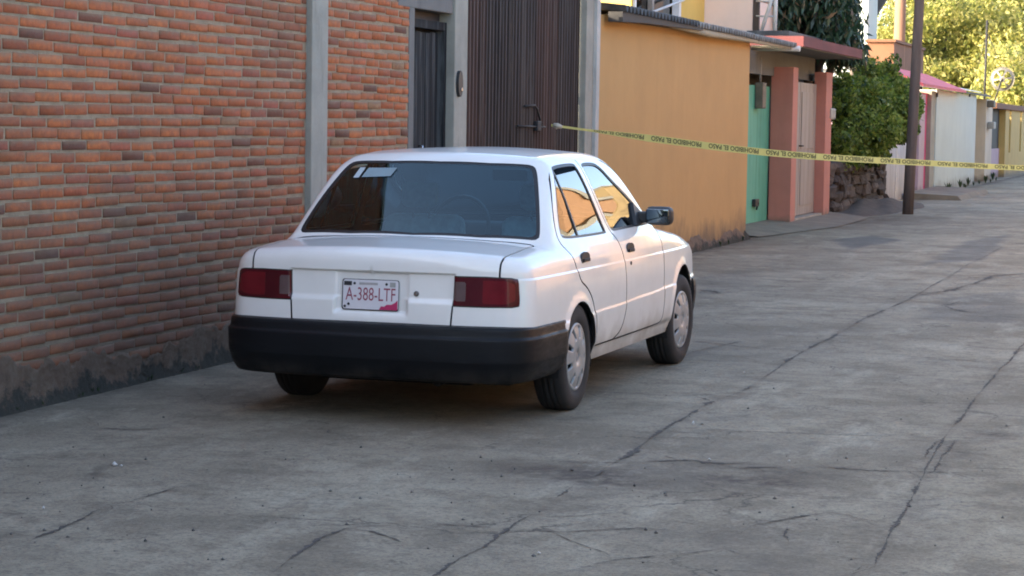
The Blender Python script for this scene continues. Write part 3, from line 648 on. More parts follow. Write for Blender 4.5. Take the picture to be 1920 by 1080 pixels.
MB().tube([(gx+.03, q.y+.06, q.z+.04), (gx+.06, q.y+.08, q.z), (gx+.03, q.y+.10, q.z-.10)], .014, 6).build('hasp', M['darkmetal'], pd)
q = px(1563, 214, X=-6.0)
mt = thing('meter_box', (-6.05, q.y, q.z), 'pale meter box beside the bush at the salmon column', 'meter box')
MB().box(-6.16, -6.0, q.y-.25, q.y+.25, q.z-.09, q.z+.1, .03).build('case', M['meter_grey'], mt)
MB().tube([(-6.1, q.y, q.z-.09), (-6.1, q.y, .7)], .02, 6).build('conduit', M['meter_grey'], mt)
# ------------------------------------------------------------------ stone wall, fence, far houses
SWX = -6.12; s0, s1 = c2b+.02, px(1660, 390, X=SWX).y
sw = thing('stone_wall', (SWX-.1, (s0+s1)/2, 0), 'low rough stone wall under the overhanging bush', 'wall')
box('earth_core', SWX-.5, SWX-.03, s0, s1, 0, .93, M['stone_dirt'], sw)
z = .0; row = 0
while z < .80:
    y = s0+random.uniform(-.2, 0); hgt = random.uniform(.17, .30)
    while y < s1:
        L = random.uniform(.35, .95); a, b = max(y, s0), min(y+L, s1); y += L*.95
        if b-a < .12: continue
        bm = bmesh.new(); bmesh.ops.create_icosphere(bm, subdivisions=2, radius=1)
        hz = hgt*random.uniform(.75, 1.35); zc, yc_ = z+hgt/2+random.uniform(-.05, .05), (a+b)/2; dp = random.uniform(.04, .12); ph = random.uniform(0, 6)
        for v in bm.verts:
            q = v.co.copy(); f_ = 1+.16*math.sin(4*q.y+ph)+.12*math.sin(5*q.z+2*ph)+random.uniform(-.07, .07); e_ = lambda t: math.copysign(abs(t)**.7, t)
            v.co = Vector((SWX-.04+e_(q.x)*dp*f_, yc_+e_(q.y)*(b-a)*.5*f_, max(.0, zc+e_(q.z)*hz*.5*f_)))
        me = bpy.data.meshes.new('stone'); bm.to_mesh(me); bm.free(); link('stone', me, M['stone2' if random.random() < .35 else 'stone'], sw)
    z += hgt+.005; row += 1
fy0, fy1 = s1+.02, px(1698, 390, X=-6.15).y
fn = thing('sheet_fence', (-6.2, (fy0+fy1)/2, 0), 'whitish upright sheet fence behind the dark utility pole', 'fence')
for i in range(4):
    a = fy0+(fy1-fy0)*i/4; b = fy0+(fy1-fy0)*(i+1)/4-.02
    ribbed('sheet_panel', a, b, .0, 1.20+(.10 if i in (1, 3) else .0)-.03*i, -6.14-.012*(i % 2), .25, .03, M['fence'], fn)
mg = thing('magenta_house', (-6.4, 49, 0), 'magenta and lilac house front under a red awning', 'house')
ma, mb_, mc = px(1712, 360, X=-6.15).y, px(1727, 360, X=-6.15).y, px(1747, 360, X=-6.15).y
box('lilac_wall', -8.5, -6.15, fy1+.05, ma+1.2, 0, 2.3, M['lilac'], mg); box('magenta_wall', -8.5, -6.22, ma+1.2, mc-.8, 0, 2.3, M['magenta'], mg)
MB().box(-8.5, -6.12, mc-.8, mc-.02, 0, 2.36, .01).build('grey_pillar', M['conc'], mg)
box('lilac_pillar', -6.149, -6.08, ma+.2, ma+1.15, 0, 2.25, M['lilac'], mg)
aw = [tuple(px(1726, 147, X=-6.6)), tuple(px(1806, 172, X=-5.95))]
MB().prism([(-5.9, 2.40), (-5.9, 2.46), (-6.9, 2.86), (-6.9, 2.80)], 'y', fy1+.4, mc+4.5).build('awning', M['awning'], mg)
wh = thing('white_house', (-6.4, 55, 0), 'whitewashed plain house wall with a dark damp patch', 'house')
we = px(1826, 345, X=-6.1).y
box('wall', -9.5, -6.1, mc, we, 0, 2.40, M['white'], wh)
MB().prism([(-6.0, 2.405), (-6.0, 2.46), (-9.5, 2.98), (-9.5, 2.9)], 'y', mc+4.0, we+3).build('roof', M['roofdark'], wh)
q0, q1 = px(1805, 170, X=-5.98).y, px(1838, 170, X=-5.98).y
MB().prism([(-5.95, 2.475), (-5.95, 2.50), (-6.6, 2.62), (-6.6, 2.59)], 'y', q0, q1).build('zinc_patch', M['zinc'], wh)
for xx in (1757, 1818):
    q = px(xx, 178, X=-6.09); MB().box(-6.099, -6.07, q.y-.08, q.y+.08, q.z-.05, q.z+.05, .01).build('wall_bracket', M['darkmetal'], wh)
crh = thing('cream_house', (-6.4, 63, 0), 'narrow cream house front with brown door and wall meters', 'house')
ce = px(1857, 335, X=-6.1).y; cm = px(1845, 335, X=-6.1).y
box('recess_wall', -9, -6.5, we+.01, cm, 0, 2.4, M['cream'], crh); box('pier', -9, -6.1, cm, ce, 0, 2.35, M['cream'], crh)
box('brown_door', -6.497, -6.45, we+.6, we+2.2, 0, 2.1, M['terracotta'], crh)
for yy_, zz_ in ((195, 0), (235, 0)):
    q = px(1856, yy_, X=-6.05); mt = thing('meter_box', (-6.09, q.y, q.z), f"{'upper round' if yy_ < 200 else 'lower square'} meter on the cream pier by the dark gate", 'meter box', 'meters on the cream pier')
    MB().box(-6.09, -5.9, q.y-.35, q.y+.25, q.z-.1, q.z+.1, .03).build('case', M['meter_grey' if yy_ > 200 else 'meter'], mt)
ml = thing('mustard_house', (-6.4, 74, 0), 'mustard yellow wall with tall narrow slits and terracotta coping', 'house')
y0 = px(1882, 335, X=-6.1).y
box('dark_gate', -6.4, -6.3, ce+.02, y0, 0, 2.1, M['darkmetal'], ml); box('gate_base', -6.298, -6.27, ce+.02, y0, 0, .9, M['lilac'], ml)
sl0, sl1 = px(1892, 250, X=-6.1).y, px(1912, 250, X=-6.1).y
mw = MB(); e = y0
for s_ in (sl0, sl1, sl1+5, sl1+10):
    mw.box(-6.6, -6.1, e, s_, 0, 2.1); mw.box(-6.6, -6.1, s_, s_+.6, 0, .75); e = s_+.6
mw.box(-6.6, -6.1, e, e+4, 0, 2.1); mw.build('wall', M['mustard'], ml)
box('dark_inside', -7.4, -6.61, y0, e, .0, 2.0, M['dark'], ml)
MB().box(-6.7, -6.02, ce+.5, e+4, 2.103, 2.28, .02).build('coping', M['terracotta'], ml)
tw = thing('terracotta_house', (-9, 56, 0), 'terracotta house wall seen above the bush between tree and poles', 'house')
a, b = px(1626, 100, Y=56), px(1676, 100, Y=56)
box('wall', a.x, b.x, 56, 62, 0, px(1650, 79, Y=56).z, M['terracotta'], tw)
box('parapet', a.x-.05, b.x+.05, 55.9, 62, px(1650, 79, Y=56).z+.002, px(1650, 76, Y=56).z+.03, M['terracotta'], tw)
bl = thing('grey_roof_house', (-11, 62, 0), 'pale house with a slanted blue-grey roof between the poles', 'house')
a, b, c = px(1600, 32, Y=60), px(1640, 32, Y=60), px(1660, 0, Y=60)
MB().prism([(a.x-.2, a.z), (b.x, b.z), (c.x, c.z), (c.x+1.2, c.z+2), (a.x-.2, c.z+2)], 'y', 60, 60.3).build('roof_gable', M['roofdark'], bl)
a, b = px(1562, 20, Y=58), px(1592, 20, Y=58)
box('pale_wall', a.x-.3, b.x+.5, 58, 59.7, 0, 6.2, M['white'], bl)
# driveway aprons that meet the road
ap = tag(link('driveway_apron', fast_mesh('driveway_apron', [(-6.6, 29, .10), (-5.75, 29.2, .012), (-5.3, 33, .008), (-5.35, 36.5, .008), (-5.8, 37.4, .02), (-6.6, 37.4, .10)], [(0, 1, 2), (0, 2, 5), (2, 3, 5), (3, 4, 5)]), M['apron']), 'sloping concrete apron in front of the green and pink doors', 'pavement', kind='structure')
ap = MB().prism([(-6.1, 0), (-4.9, 0), (-5.0, .10), (-6.1, .14)], 'y', 46.5, 52.5).build('pavement_step', M['apron'], None)
tag(ap, 'raised concrete step in front of the magenta house', 'pavement', kind='structure')
# mound of soil by the stone wall
bm = bmesh.new(); bmesh.ops.create_grid(bm, x_segments=24, y_segments=50, size=1)
for v in bm.verts:
    u, t = v.co.x, v.co.y; r_ = max(0, 1-math.hypot(u, t)); v.co = Vector((-5.85+u*.75, (s0+s1)/2+.6+t*4.4, -.01+.20*r_**.8*(1+.4*math.sin(7*t+3*u)*math.sin(5*u))-.012))
    if v.co.x < SWX-.02: v.co.x = SWX-.02
for f in bm.faces: f.smooth = True
me = bpy.data.meshes.new('soil_mound'); bm.to_mesh(me); bm.free()
tag(link('soil_mound', me, M['soil']), 'brown loose soil heaped along the foot of the stone wall', 'soil', kind='structure')
def spl(xs,ys,n=3000):
    xs=np.array(xs,float);ys=np.array(ys,float)
    # pchip-like monotone cubic
    h=np.diff(xs);d=np.diff(ys)/h;m=np.zeros(len(xs));m[0]=d[0];m[-1]=d[-1]
    for i in range(1,len(xs)-1):
        m[i]=0 if d[i-1]*d[i]<=0 else (h[i-1]+h[i])/(h[i-1]/d[i]+h[i]/d[i-1])*1.0
    X=np.linspace(xs[0],xs[-1],n);i=np.clip(np.searchsorted(xs,X,side='right')-1,0,len(h)-1)
    t=(X-xs[i])/h[i]
    Y=(2*t**3-3*t**2+1)*ys[i]+(t**3-2*t**2+t)*h[i]*m[i]+(-2*t**3+3*t**2)*ys[i+1]+(t**3-t**2)*h[i]*m[i+1]
    k=max(1,n//400); Y=np.convolve(np.pad(Y,60,mode='reflect',reflect_type='odd'),np.hanning(121)/np.hanning(121).sum(),'valid')
    return lambda v:np.interp(v,X,Y)
sstep=lambda a,b,v:(lambda t:t*t*(3-2*t))(np.clip((v-a)/(b-a),0,1))
def smax(a,b,k):
    h=np.maximum(k-np.abs(a-b),0)/k; return np.maximum(a,b)+h*h*k*.25
smin=lambda a,b,k:-smax(-a,-b,k)
WB=1.215
Wz=spl([.10,.20,.26,.31,.34,.40,.50,.60,.70,.80,.86,.90,.95,1.0,1.1,1.2,1.3,1.4],
       [.76,.785,.806,.820,.829,.835,.839,.838,.833,.820,.802,.780,.757,.737,.700,.660,.612,.555])
Py=spl([-2.3,-2.05,-1.7,-1.2,-.6,.6,1.2,1.7,2.1],[-.045,-.028,-.012,-.002,0,0,-.014,-.066,-.12])
Pg=spl([-1.7,-1.4,-1.0,-.4,.2,.8,1.2],[-.075,-.045,-.016,0,-.004,-.03,-.06])
Td=spl([-2.3,-2.12,-1.9,-1.55,-1.2,-.6,.3,.8,1.1,1.5,1.85,2.1],[.872,.878,.892,.913,.915,.90,.90,.915,.89,.84,.765,.68])
Tr=spl([-1.6,-1.3,-1.0,-.6,-.2,.1,.35,.8],[1.27,1.318,1.352,1.374,1.376,1.362,1.335,1.26])
ARC=[(-WB,.278,.302),(WB,.287,.350)]
def F(x,y,z):
    x=np.abs(x)
    w=Wz(z)+Py(y)
    w=w-.006*sstep(.738,.750,z)                         # upper crease
    zc=.512+.016*y
    w=w-.007*sstep(zc-.006,zc+.008,z)+.007               # lower crease, lower part proud
    w=w-.007*sstep(.316,.304,z)
    for cy,cz,r in ARC:
        d=np.hypot(y-cy,z-cz); w=w+.009*sstep(r+.05,r+.005,d)
    side=x-w
    top=z-(Td(y)-.035*(x/.75)**2-.008*(x/.75)**6)
    zz=z
    rr=-2.128+.085*np.clip(x/.80,0,1.2)**4+.055*(zz-.55)
    # tail panel relief: upper lip overhangs, recessed strip between the lamps, lower ledge
    pl=sstep(.205,.180,x)*sstep(.548,.572,zz)*sstep(.764,.754,zz)
    rec=np.maximum(sstep(.768,.758,zz)*sstep(.612,.640,zz)*sstep(.455,.43,x),pl)
    rr=rr+.016*rec+.008*pl
    rear=rr-y
    front=y-(2.02-.12*(x/.8)**4-.20*(z-.55))
    m=smax(side,rear,.11);m=smax(m,front,.2);low=smax(m,top,.075)
    wg=Wz(z)+Pg(y)+.001
    sg=x-wg
    roof=z-(Tr(y)-.034*(x/.6)**2)
    g=smax(sg,roof,.085)
    rg=(-1.045-(1.293-z)*1.10-.065*(1-(x/.62)**2)-.02*np.sin(np.pi*np.clip((z-.91)/.40,0,1))-y)*.67
    ws=(y-(.27+(1.217-z)*1.60+.13*(1-(x/.62)**2)+.02*np.sin(np.pi*np.clip((z-.93)/.40,0,1))))*.53
    g=smax(g,rg,.045);g=smax(g,ws,.05)
    return smin(low,g,.018)
def grad(P,e=.0015):
    x,y,z=P.T
    g=np.stack([F(x+e,y,z)-F(x-e,y,z),F(x,y+e,z)-F(x,y-e,z),F(x,y,z+e)-F(x,y,z-e)],1)
    return g/np.maximum(np.linalg.norm(g,axis=1,keepdims=True),1e-9)
def lift(ax,a,b):
    """surface point over chart coordinates: ax 0 -> (y,z), 2 -> (x,y), 1 -> (x,z) at the rear, 3 -> (x,z) at the front"""
    a=np.asarray(a,float);b=np.asarray(b,float)
    lo,hi={0:(0.,1.1),2:(.45,1.6),1:(-1.4,-2.6),3:(1.3,2.5)}[ax]
    mk={0:lambda t:(t,a,b),2:lambda t:(a,b,t),1:lambda t:(a,t,b),3:lambda t:(a,t,b)}[ax]
    L=np.full(a.shape,lo);H=np.full(a.shape,hi)
    for _ in range(26):
        M=(L+H)/2;i=F(*mk(M))<0;L=np.where(i,M,L);H=np.where(i,H,M)
    return np.stack(np.broadcast_arrays(*mk(L)),-1)
# ---- charts: triangulate 2D regions and lift them onto the body surface
def inpoly(P, poly):
    P = np.asarray(P); poly = np.asarray(poly); x, y = P[:, 0], P[:, 1]; c = np.zeros(len(P), bool)
    a = poly; b = np.roll(poly, -1, 0)
    for (x0, y0), (x1, y1) in zip(a, b):
        if y0 == y1: continue
        k = ((y0 > y) != (y1 > y)); c ^= k & (x < (x1-x0)*(y-y0)/(y1-y0)+x0)
    return c
def pdist(P, line, closed=False):
    P = np.asarray(P); L = np.asarray(line, float)
    if closed: L = np.r_[L, L[:1]]
    d = np.full(len(P), 9e9)
    for a, b in zip(L[:-1], L[1:]):
        e = b-a; t = np.clip(((P-a)@e)/max(e@e, 1e-12), 0, 1); d = np.minimum(d, np.linalg.norm(P-a-t[:, None]*e, axis=1))
    return d
def offs(poly, o):
    """offset a closed polygon inwards (o > 0) or outwards"""
    q = np.asarray(poly, float); ar = .5*np.sum(q[:, 0]*np.roll(q[:, 1], -1)-np.roll(q[:, 0], -1)*q[:, 1]); s = 1 if ar > 0 else -1
    t1 = q-np.roll(q, 1, 0); t2 = np.roll(q, -1, 0)-q
    t1 /= np.linalg.norm(t1, axis=1, keepdims=True)+1e-12; t2 /= np.linalg.norm(t2, axis=1, keepdims=True)+1e-12
    n1 = np.stack([-t1[:, 1], t1[:, 0]], 1); n2 = np.stack([-t2[:, 1], t2[:, 0]], 1); n = n1+n2; n /= np.maximum((n*n1).sum(1, keepdims=True), .5)
    return q+n*o*s
def smooth_poly(pts, step=.02, closed=True, it=2, keep=()):
    q = np.array(pts, float)
    for _ in range(it):      # Chaikin corner cutting
        nx = np.roll(q, -1, 0) if closed else q[1:]
        a = q if closed else q[:-1]
        r_ = np.empty((2*len(a), 2)); r_[0::2] = a*.75+nx*.25; r_[1::2] = a*.25+nx*.75
        if not closed: r_ = np.r_[q[:1], r_, q[-1:]]
        q = r_
    if closed: return resample(np.r_[q, q[:1]], step)[:-1]
    return resample(q, step)
def chart(ax, loop, lines, grid):
    loop = np.asarray(loop); pts = [loop]; edges = []; k = len(loop)
    edges += [(i, (i+1) % k) for i in range(k)]
    for ln, closed in lines:
        ln = np.asarray(ln); b = k; n_ = len(ln); pts.append(ln); edges += [(b+i, b+i+1) for i in range(n_-1)]
        if closed: edges.append((b+n_-1, b))
        k += n_
    gp = grid[inpoly(grid, loop)]; gp = gp[pdist(gp, loop, True) > .006]
    for ln, closed in lines: 
        if len(gp): gp = gp[pdist(gp, ln, closed) > .005]
    pts.append(gp); P = np.concatenate(pts)
    v, e, f, *_ = delaunay_2d_cdt([Vector(p) for p in P], edges, [], 0, 1e-6)
    V = np.array([tuple(q) for q in v]); T = np.array([tuple(q) for q in f])
    cen = V[T].mean(1); ok = inpoly(cen, loop); T = T[ok]; cen = cen[ok]
    ar = np.abs(np.cross(V[T[:, 1]]-V[T[:, 0]], V[T[:, 2]]-V[T[:, 0]])); T = T[ar > 1e-9]; cen = cen[ar > 1e-9]
    P3 = lift(ax, V[:, 0], V[:, 1]); nr = grad(P3)
    fn_ = np.cross(P3[T[:, 1]]-P3[T[:, 0]], P3[T[:, 2]]-P3[T[:, 0]]); fl = (fn_*nr[T].mean(1)).sum(1) < 0
    T[fl] = T[fl][:, ::-1]
    return P3, nr, T, cen
# side region: where the surface still faces sideways
gy = np.arange(-2.25, 2.12, .0125); gz = np.arange(.20, 1.43, .0125); GY, GZ = np.meshgrid(gy, gz, indexing='ij')
L0 = lift(0, GY.ravel(), GZ.ravel()); NXg = np.where(F(0*GY.ravel()+.02, GY.ravel(), GZ.ravel()) < 0, grad(L0)[:, 0], -1).reshape(GY.shape)
def bil(y, z):
    i = np.clip((y-gy[0])/.0125, 0, len(gy)-1.001); j = np.clip((z-gz[0])/.0125, 0, len(gz)-1.001); a = i.astype(int); b = j.astype(int); u = i-a; t = j-b
    return NXg[a, b]*(1-u)*(1-t)+NXg[a+1, b]*u*(1-t)+NXg[a, b+1]*(1-u)*t+NXg[a+1, b+1]*u*t
C0 = (-.4, .66); an = np.linspace(-.35, math.pi+.35, 2600); rr_ = np.linspace(.1, 2.7, 1040)
YY2 = C0[0]+np.cos(an)[:, None]*rr_; ZZ2 = C0[1]+np.sin(an)[:, None]*rr_
bad = (bil(YY2, ZZ2) < .62) & (ZZ2 > .45); fi = np.where(bad.any(1), bad.argmax(1), len(rr_)-1)
gam = np.stack([YY2[np.arange(len(an)), fi-1], ZZ2[np.arange(len(an)), fi-1]], 1)
BOT = .236; gam = gam[gam[:, 1] > .45]
ZL = .44
gam = np.r_[[[gam[0, 0], BOT]], gam, [[gam[-1, 0], BOT]]]
gam = resample(gam, .016); gam[1:-1] = (gam[:-2]+2*gam[1:-1]+gam[2:])/4
G3 = lift(0, gam[:, 0], gam[:, 1]); GN = grad(G3)
rear_i = [i for i in range(len(gam)) if gam[i, 0] < -1.8]
iT = next(i for i in rear_i if -GN[i, 1] > GN[i, 2] and gam[i, 1] > .6 or gam[i, 1] < .7)
front_i = [i for i in range(len(gam)) if gam[i, 0] > 1.5]
iF = next(i for i in reversed(front_i) if GN[i, 1] > GN[i, 2] or gam[i, 1] < .6)
# top/rear and top/front split curves
def split(ax, xt, z0, z1, sgn, end):
    xsx = np.linspace(0, xt, 46)[:-1]; zs_ = np.arange(z0, z1, .003); out = []
    A, B = np.meshgrid(xsx, zs_, indexing='ij'); P3 = lift(ax, A.ravel(), B.ravel()); n_ = grad(P3).reshape(*A.shape, 3)
    c = n_[..., 2] > sgn*n_[..., 1]
    for i in range(len(xsx)): k = c[i].argmax() if c[i].any() else len(zs_)-1; out.append(P3.reshape(*A.shape, 3)[i, k])
    out = np.array(out); out[1:-1] = out[1:-1]
    return np.r_[out, [end]]
cB = split(1, G3[iT, 0], .79, .93, -1, G3[iT]); cF = split(3, G3[iF, 0], .60, .9, 1, G3[iF])

# outlines (side chart: y, z)
WIN_R = smooth_poly([(-.965, 1.290), (-.60, 1.302), (-.575, 1.28), (-.475, .915), (-.50, .906), (-.98, .905), (-1.235, .909), (-1.262, .93), (-1.165, 1.08), (-1.02, 1.27)], .02, True, 2)
WIN_F = smooth_poly([(-.475, 1.296), (-.26, 1.300), (-.13, 1.288), (.03, 1.195), (.36, 1.050), (.54, .960), (.555, .930), (.50, .918), (.10, .917), (-.30, .912), (-.36, .918), (-.385, .95), (-.47, 1.26)], .02, True, 2)
TOPL = [(-.35, 1.3385), (-.10, 1.330), (.06, 1.297), (.24, 1.205)]
GB = smooth_poly([(-.50, 1.3375), (-.505, 1.25), (-.455, 1.08), (-.405, .915), (-.345, .885), (-.295, .79), (-.262, .68), (-.265, .486), (-.325, .39), (-.40, .34), (-.52, .312)], .02, False, 2)
GR = smooth_poly([(-.995, 1.318), (-1.10, 1.235), (-1.235, 1.075), (-1.30, .96), (-1.318, .895), (-1.27, .845), (-1.232, .755), (-1.19, .685), (-1.07, .645), (-.97, .58), (-.905, .48), (-.882, .40), (-.885, .325), (-.90, .312)], .02, False, 2)
DOOR_R = np.r_[GB, GR[::-1]]; DOOR_R = resample(np.r_[DOOR_R, DOOR_R[:1]], .018)[:-1]
DOOR_F = np.r_[GB[::-1], smooth_poly([(-.50, 1.3375), (-.10, 1.330), (.05, 1.300), (.24, 1.21), (.62, .995), (.70, .93), (.675, .80), (.66, .55), (.655, .40), (.63, .322), (.55, .312), (-.52, .312)], .02, False, 2)[1:-1]]
DOOR_F = resample(np.r_[DOOR_F, DOOR_F[:1]], .018)[:-1]
def circ(cy, cz, r, n_=64): a = np.linspace(0, 2*np.pi, n_, endpoint=False); return np.stack([cy+r*np.cos(a), cz+r*np.sin(a)], 1)
GAP = .0052
lines = [(offs(DOOR_R, GAP), True), (offs(DOOR_R, -GAP), True), (offs(DOOR_F, GAP), True), (offs(DOOR_F, -GAP), True), (WIN_R, True), (offs(WIN_R, .014), True), (WIN_F, True), (offs(WIN_F, .014), True)]
for cy, cz, r in ARC:
    cc = circ(cy, cz, r); lines.append((cc, True))
DIV = [(-.988, .90), (-.985, 1.10), (-1.005, 1.30)]
PTOP = [(-1.05, 1.238), (-.40, 1.272)]
def clipl(l, k): return (np.array(l)+np.array(k), False)
lines += [clipl(DIV, (-.009, 0)), clipl(DIV, (.009, 0)), clipl(PTOP, (0, 0))]
gys = np.arange(-2.2, 2.1, .024); gzs = np.unique(np.round(np.r_[np.arange(.24, .72, .024), [.728, .736, .741, .746, .751, .758], np.arange(.775, 1.40, .022)], 4))
gA = np.stack(np.meshgrid(gys, gzs, indexing='ij'), -1).reshape(-1, 2)
for dz_ in (-.012, -.006, 0, .004, .009, .016): gA = np.r_[gA, np.stack([gys+.006, .512+.016*gys+dz_], 1)]
S3, SN, ST, SCn = chart(0, gam, lines, gA)
part = np.array(['body']*len(ST), object)
dR, dF = pdist(SCn, DOOR_R, True), pdist(SCn, DOOR_F, True); iR, iFd = inpoly(SCn, DOOR_R), inpoly(SCn, DOOR_F)
part[iR] = 'rear_door'; part[iFd] = 'front_door'; part[(dR < GAP) | (dF < GAP)] = 'gap'
for wn_, nm in ((WIN_R, 'rear_door'), (WIN_F, 'front_door')):
    i1 = inpoly(SCn, wn_); i2 = inpoly(SCn, offs(wn_, .014)); part[i1] = nm+'_trim'; part[i2] = nm+'_glass'
dv = pdist(SCn, DIV); part[(part == 'rear_door_glass') & (dv < .009)] = 'rear_door_trim'
zt = np.interp(SCn[:, 0], [-1.05, -.40], [1.238, 1.272]); part[(part == 'rear_door_glass') & (SCn[:, 1] > zt) & (SCn[:, 0] > -1.0)] = 'open'
for cy, cz, r in ARC: part[np.hypot(SCn[:, 0]-cy, SCn[:, 1]-cz) < r*.999] = 'arch'
PARTS = {}
def put(nm, V, Nn, T):
    if len(T): PARTS.setdefault(nm, []).append((V, Nn, T))
def put_all(V, Nn, T, pt):
    for nm in set(pt): put(nm, V, Nn, T[pt == nm])
put_all(S3, SN, ST, part)
# top chart (x, y)
topg = G3[iF:iT+1][:, :2] if iF < iT else G3[iT:iF+1][::-1][:, :2]
loop = np.r_[topg, cB[::-1][1:, :2], resample([(0, cB[0, 1]), (0, cF[0, 1])], .03)[1:-1], cF[:-1, :2]]
RG = [(0, -1.100), (.28, -1.091), (.46, -1.070), (.515, -1.066), (.545, -1.085), (.60, -1.22), (.675, -1.425), (.672, -1.452), (.64, -1.462), (.36, -1.504), (0, -1.526)]
RGs = np.r_[resample(RG[:3], .025), smooth_poly(RG[2:9], .02, False, 2)[1:-1], resample(RG[8:], .025)]
RGc = np.r_[RGs, resample([RGs[-1], RGs[0]], .04)[1:-1]]
WSs = smooth_poly([(0, .17), (.30, .155), (.50, .125), (.545, .15), (.70, .62), (.69, .68), (.60, .72), (.3, .80), (0, .83)], .025, False, 2)
LID = smooth_poly([(0, -1.552), (.35, -1.535), (.62, -1.492), (.668, -1.50), (.668, -1.56), (.668, -2.2)], .02, False, 2)
HOOD = smooth_poly([(0, .90), (.4, .86), (.66, .74), (.70, .78), (.68, 1.2), (.62, 2.2)], .025, False, 2)
ROOFJ = []
inL = lambda P: inpoly(P, np.r_[LID, [(0, -2.2)]]); inH = lambda P: inpoly(P, np.r_[HOOD, [(0, 2.2)]])
def offl(l, o):
    l = np.asarray(l, float); t = np.gradient(l, axis=0); t /= np.linalg.norm(t, axis=1, keepdims=True); return l+np.stack([-t[:, 1], t[:, 0]], 1)*o
RGi = np.array([(x*.965, y) for x, y in RGs]); RGi[:, 1] = -1.30+(RGi[:, 1]+1.30)*.93
lines = [(RGs, False), (RGi, False), (WSs, False), (offl(LID, .005), False), (offl(LID, -.005), False), (offl(HOOD, .003), False), (offl(HOOD, -.003), False)]
gA = np.stack(np.meshgrid(np.arange(.012, .86, .026), np.arange(-2.12, 2.0, .026), indexing='ij'), -1).reshape(-1, 2)
V, Nn, T, cen = chart(2, loop, lines, gA)
pt = np.array(['body']*len(T), object)
pt[inL(cen)] = 'trunk_lid'; pt[inH(cen)] = 'hood'; pt[(pdist(cen, LID) < .005) | (pdist(cen, HOOD) < .003)] = 'gap'
i1 = inpoly(cen, RGc); pt[i1] = 'rear_border'; pt[inpoly(cen, np.r_[RGi, [(0, -1.3)]])] = 'rear_glass'; pt[inpoly(cen, np.r_[WSs, [(0, .5)]])] = 'windscreen'
put_all(V, Nn, T, pt)
# rear chart (x, z)
rg_ = G3[iT:][:, [0, 2]] if gam[-1, 0] < 0 else G3[:iT+1][::-1][:, [0, 2]]
rg_ = rg_[rg_[:, 1] > ZL]
loop = np.r_[rg_, [(rg_[-1, 0], ZL)], resample([(rg_[-1, 0], ZL), (0, ZL), (0, cB[0, 2])], .03)[1:-1], cB[:-1, [0, 2]]]
LAMP = smooth_poly([(.437, .756), (.60, .757), (.735, .752), (.772, .735), (.776, .67), (.772, .62), (.745, .606), (.60, .603), (.432, .604)], .015, True, 2)
LAMP = resample([(.437, .757), (.60, .758), (.72, .754), (.757, .745), (.770, .72), (.775, .67), (.771, .63), (.757, .611), (.73, .605), (.60, .603), (.432, .604), (.437, .757)], .015)[:-1]
REV = resample([(.448, .728), (.500, .728), (.500, .632), (.445, .632), (.448, .728)], .015)[:-1]
BRT = resample([(.585, .738), (.70, .738), (.738, .72), (.742, .64), (.70, .622), (.585, .622), (.585, .738)], .015)[:-1]
LG1 = resample([(.668, .95), (.665, .758)], .015); LG2 = resample([(.434, .604), (.420, .40)], .015)
lines = [(LAMP, True), (offs(LAMP, .006), True), (REV, True), (BRT, True), (LG1+[.0048, 0], False), (LG1-[.0048, 0], False), (LG2+[.0048, 0], False), (LG2-[.0048, 0], False)]
gzr = np.unique(np.round(np.r_[np.arange(.44, .56, .02), np.arange(.56, .66, .006), np.arange(.66, .75, .015), np.arange(.75, .775, .003), np.arange(.78, .92, .014)], 4))
gxr = np.unique(np.round(np.r_[np.arange(.012, .19, .025), np.arange(.19, .22, .005), np.arange(.225, .425, .025), np.arange(.425, .46, .006), np.arange(.47, .86, .02)], 4))
gA = np.stack(np.meshgrid(gxr, gzr, indexing='ij'), -1).reshape(-1, 2)
V, Nn, T, cen = chart(1, loop, lines, gA)
pt = np.array(['body']*len(T), object)
lidr = ((cen[:, 1] > .76) & (cen[:, 0] < np.interp(cen[:, 1], [.758, .95], [.665, .668]))) | ((cen[:, 1] <= .76) & (cen[:, 0] < np.where(cen[:, 1] > .604, .435, np.interp(cen[:, 1], [.4, .604], [.420, .434]))))
pt[lidr] = 'trunk_lid'; pt[(pdist(cen, LG1) < .0048) | (pdist(cen, LG2) < .0048)] = 'gap'
il = inpoly(cen, LAMP); pt[il] = 'lamp_gasket'; pt[inpoly(cen, offs(LAMP, .006))] = 'lamp_red'; pt[inpoly(cen, REV)] = 'lamp_clear'; pt[inpoly(cen, BRT)] = 'lamp_bright'
put_all(V, Nn, T, pt)
# front chart
fg = G3[:iF+1][::-1][:, [0, 2]] if gam[0, 0] > 0 else G3[iF:][:, [0, 2]]
fg = fg[fg[:, 1] > .30]
loop = np.r_[fg, [(fg[-1, 0], .30)], resample([(fg[-1, 0], .30), (0, .30), (0, cF[0, 2])], .04)[1:-1], cF[:-1, [0, 2]]]
HL = np.array([(.42, .66), (.70, .66), (.70, .58), (.42, .58)]); GRL = np.array([(0, .655), (.38, .655), (.38, .585), (0, .585)])
gA = np.stack(np.meshgrid(np.arange(.02, .85, .04), np.arange(.32, .80, .03), indexing='ij'), -1).reshape(-1, 2)
V, Nn, T, cen = chart(3, loop, [(resample(np.r_[HL, HL[:1]], .03), False), (resample(GRL, .03), False)], gA)
pt = np.array(['body']*len(T), object); pt[inpoly(cen, HL)] = 'headlamp'; pt[inpoly(cen, GRL)] = 'grille'
put_all(V, Nn, T, pt)

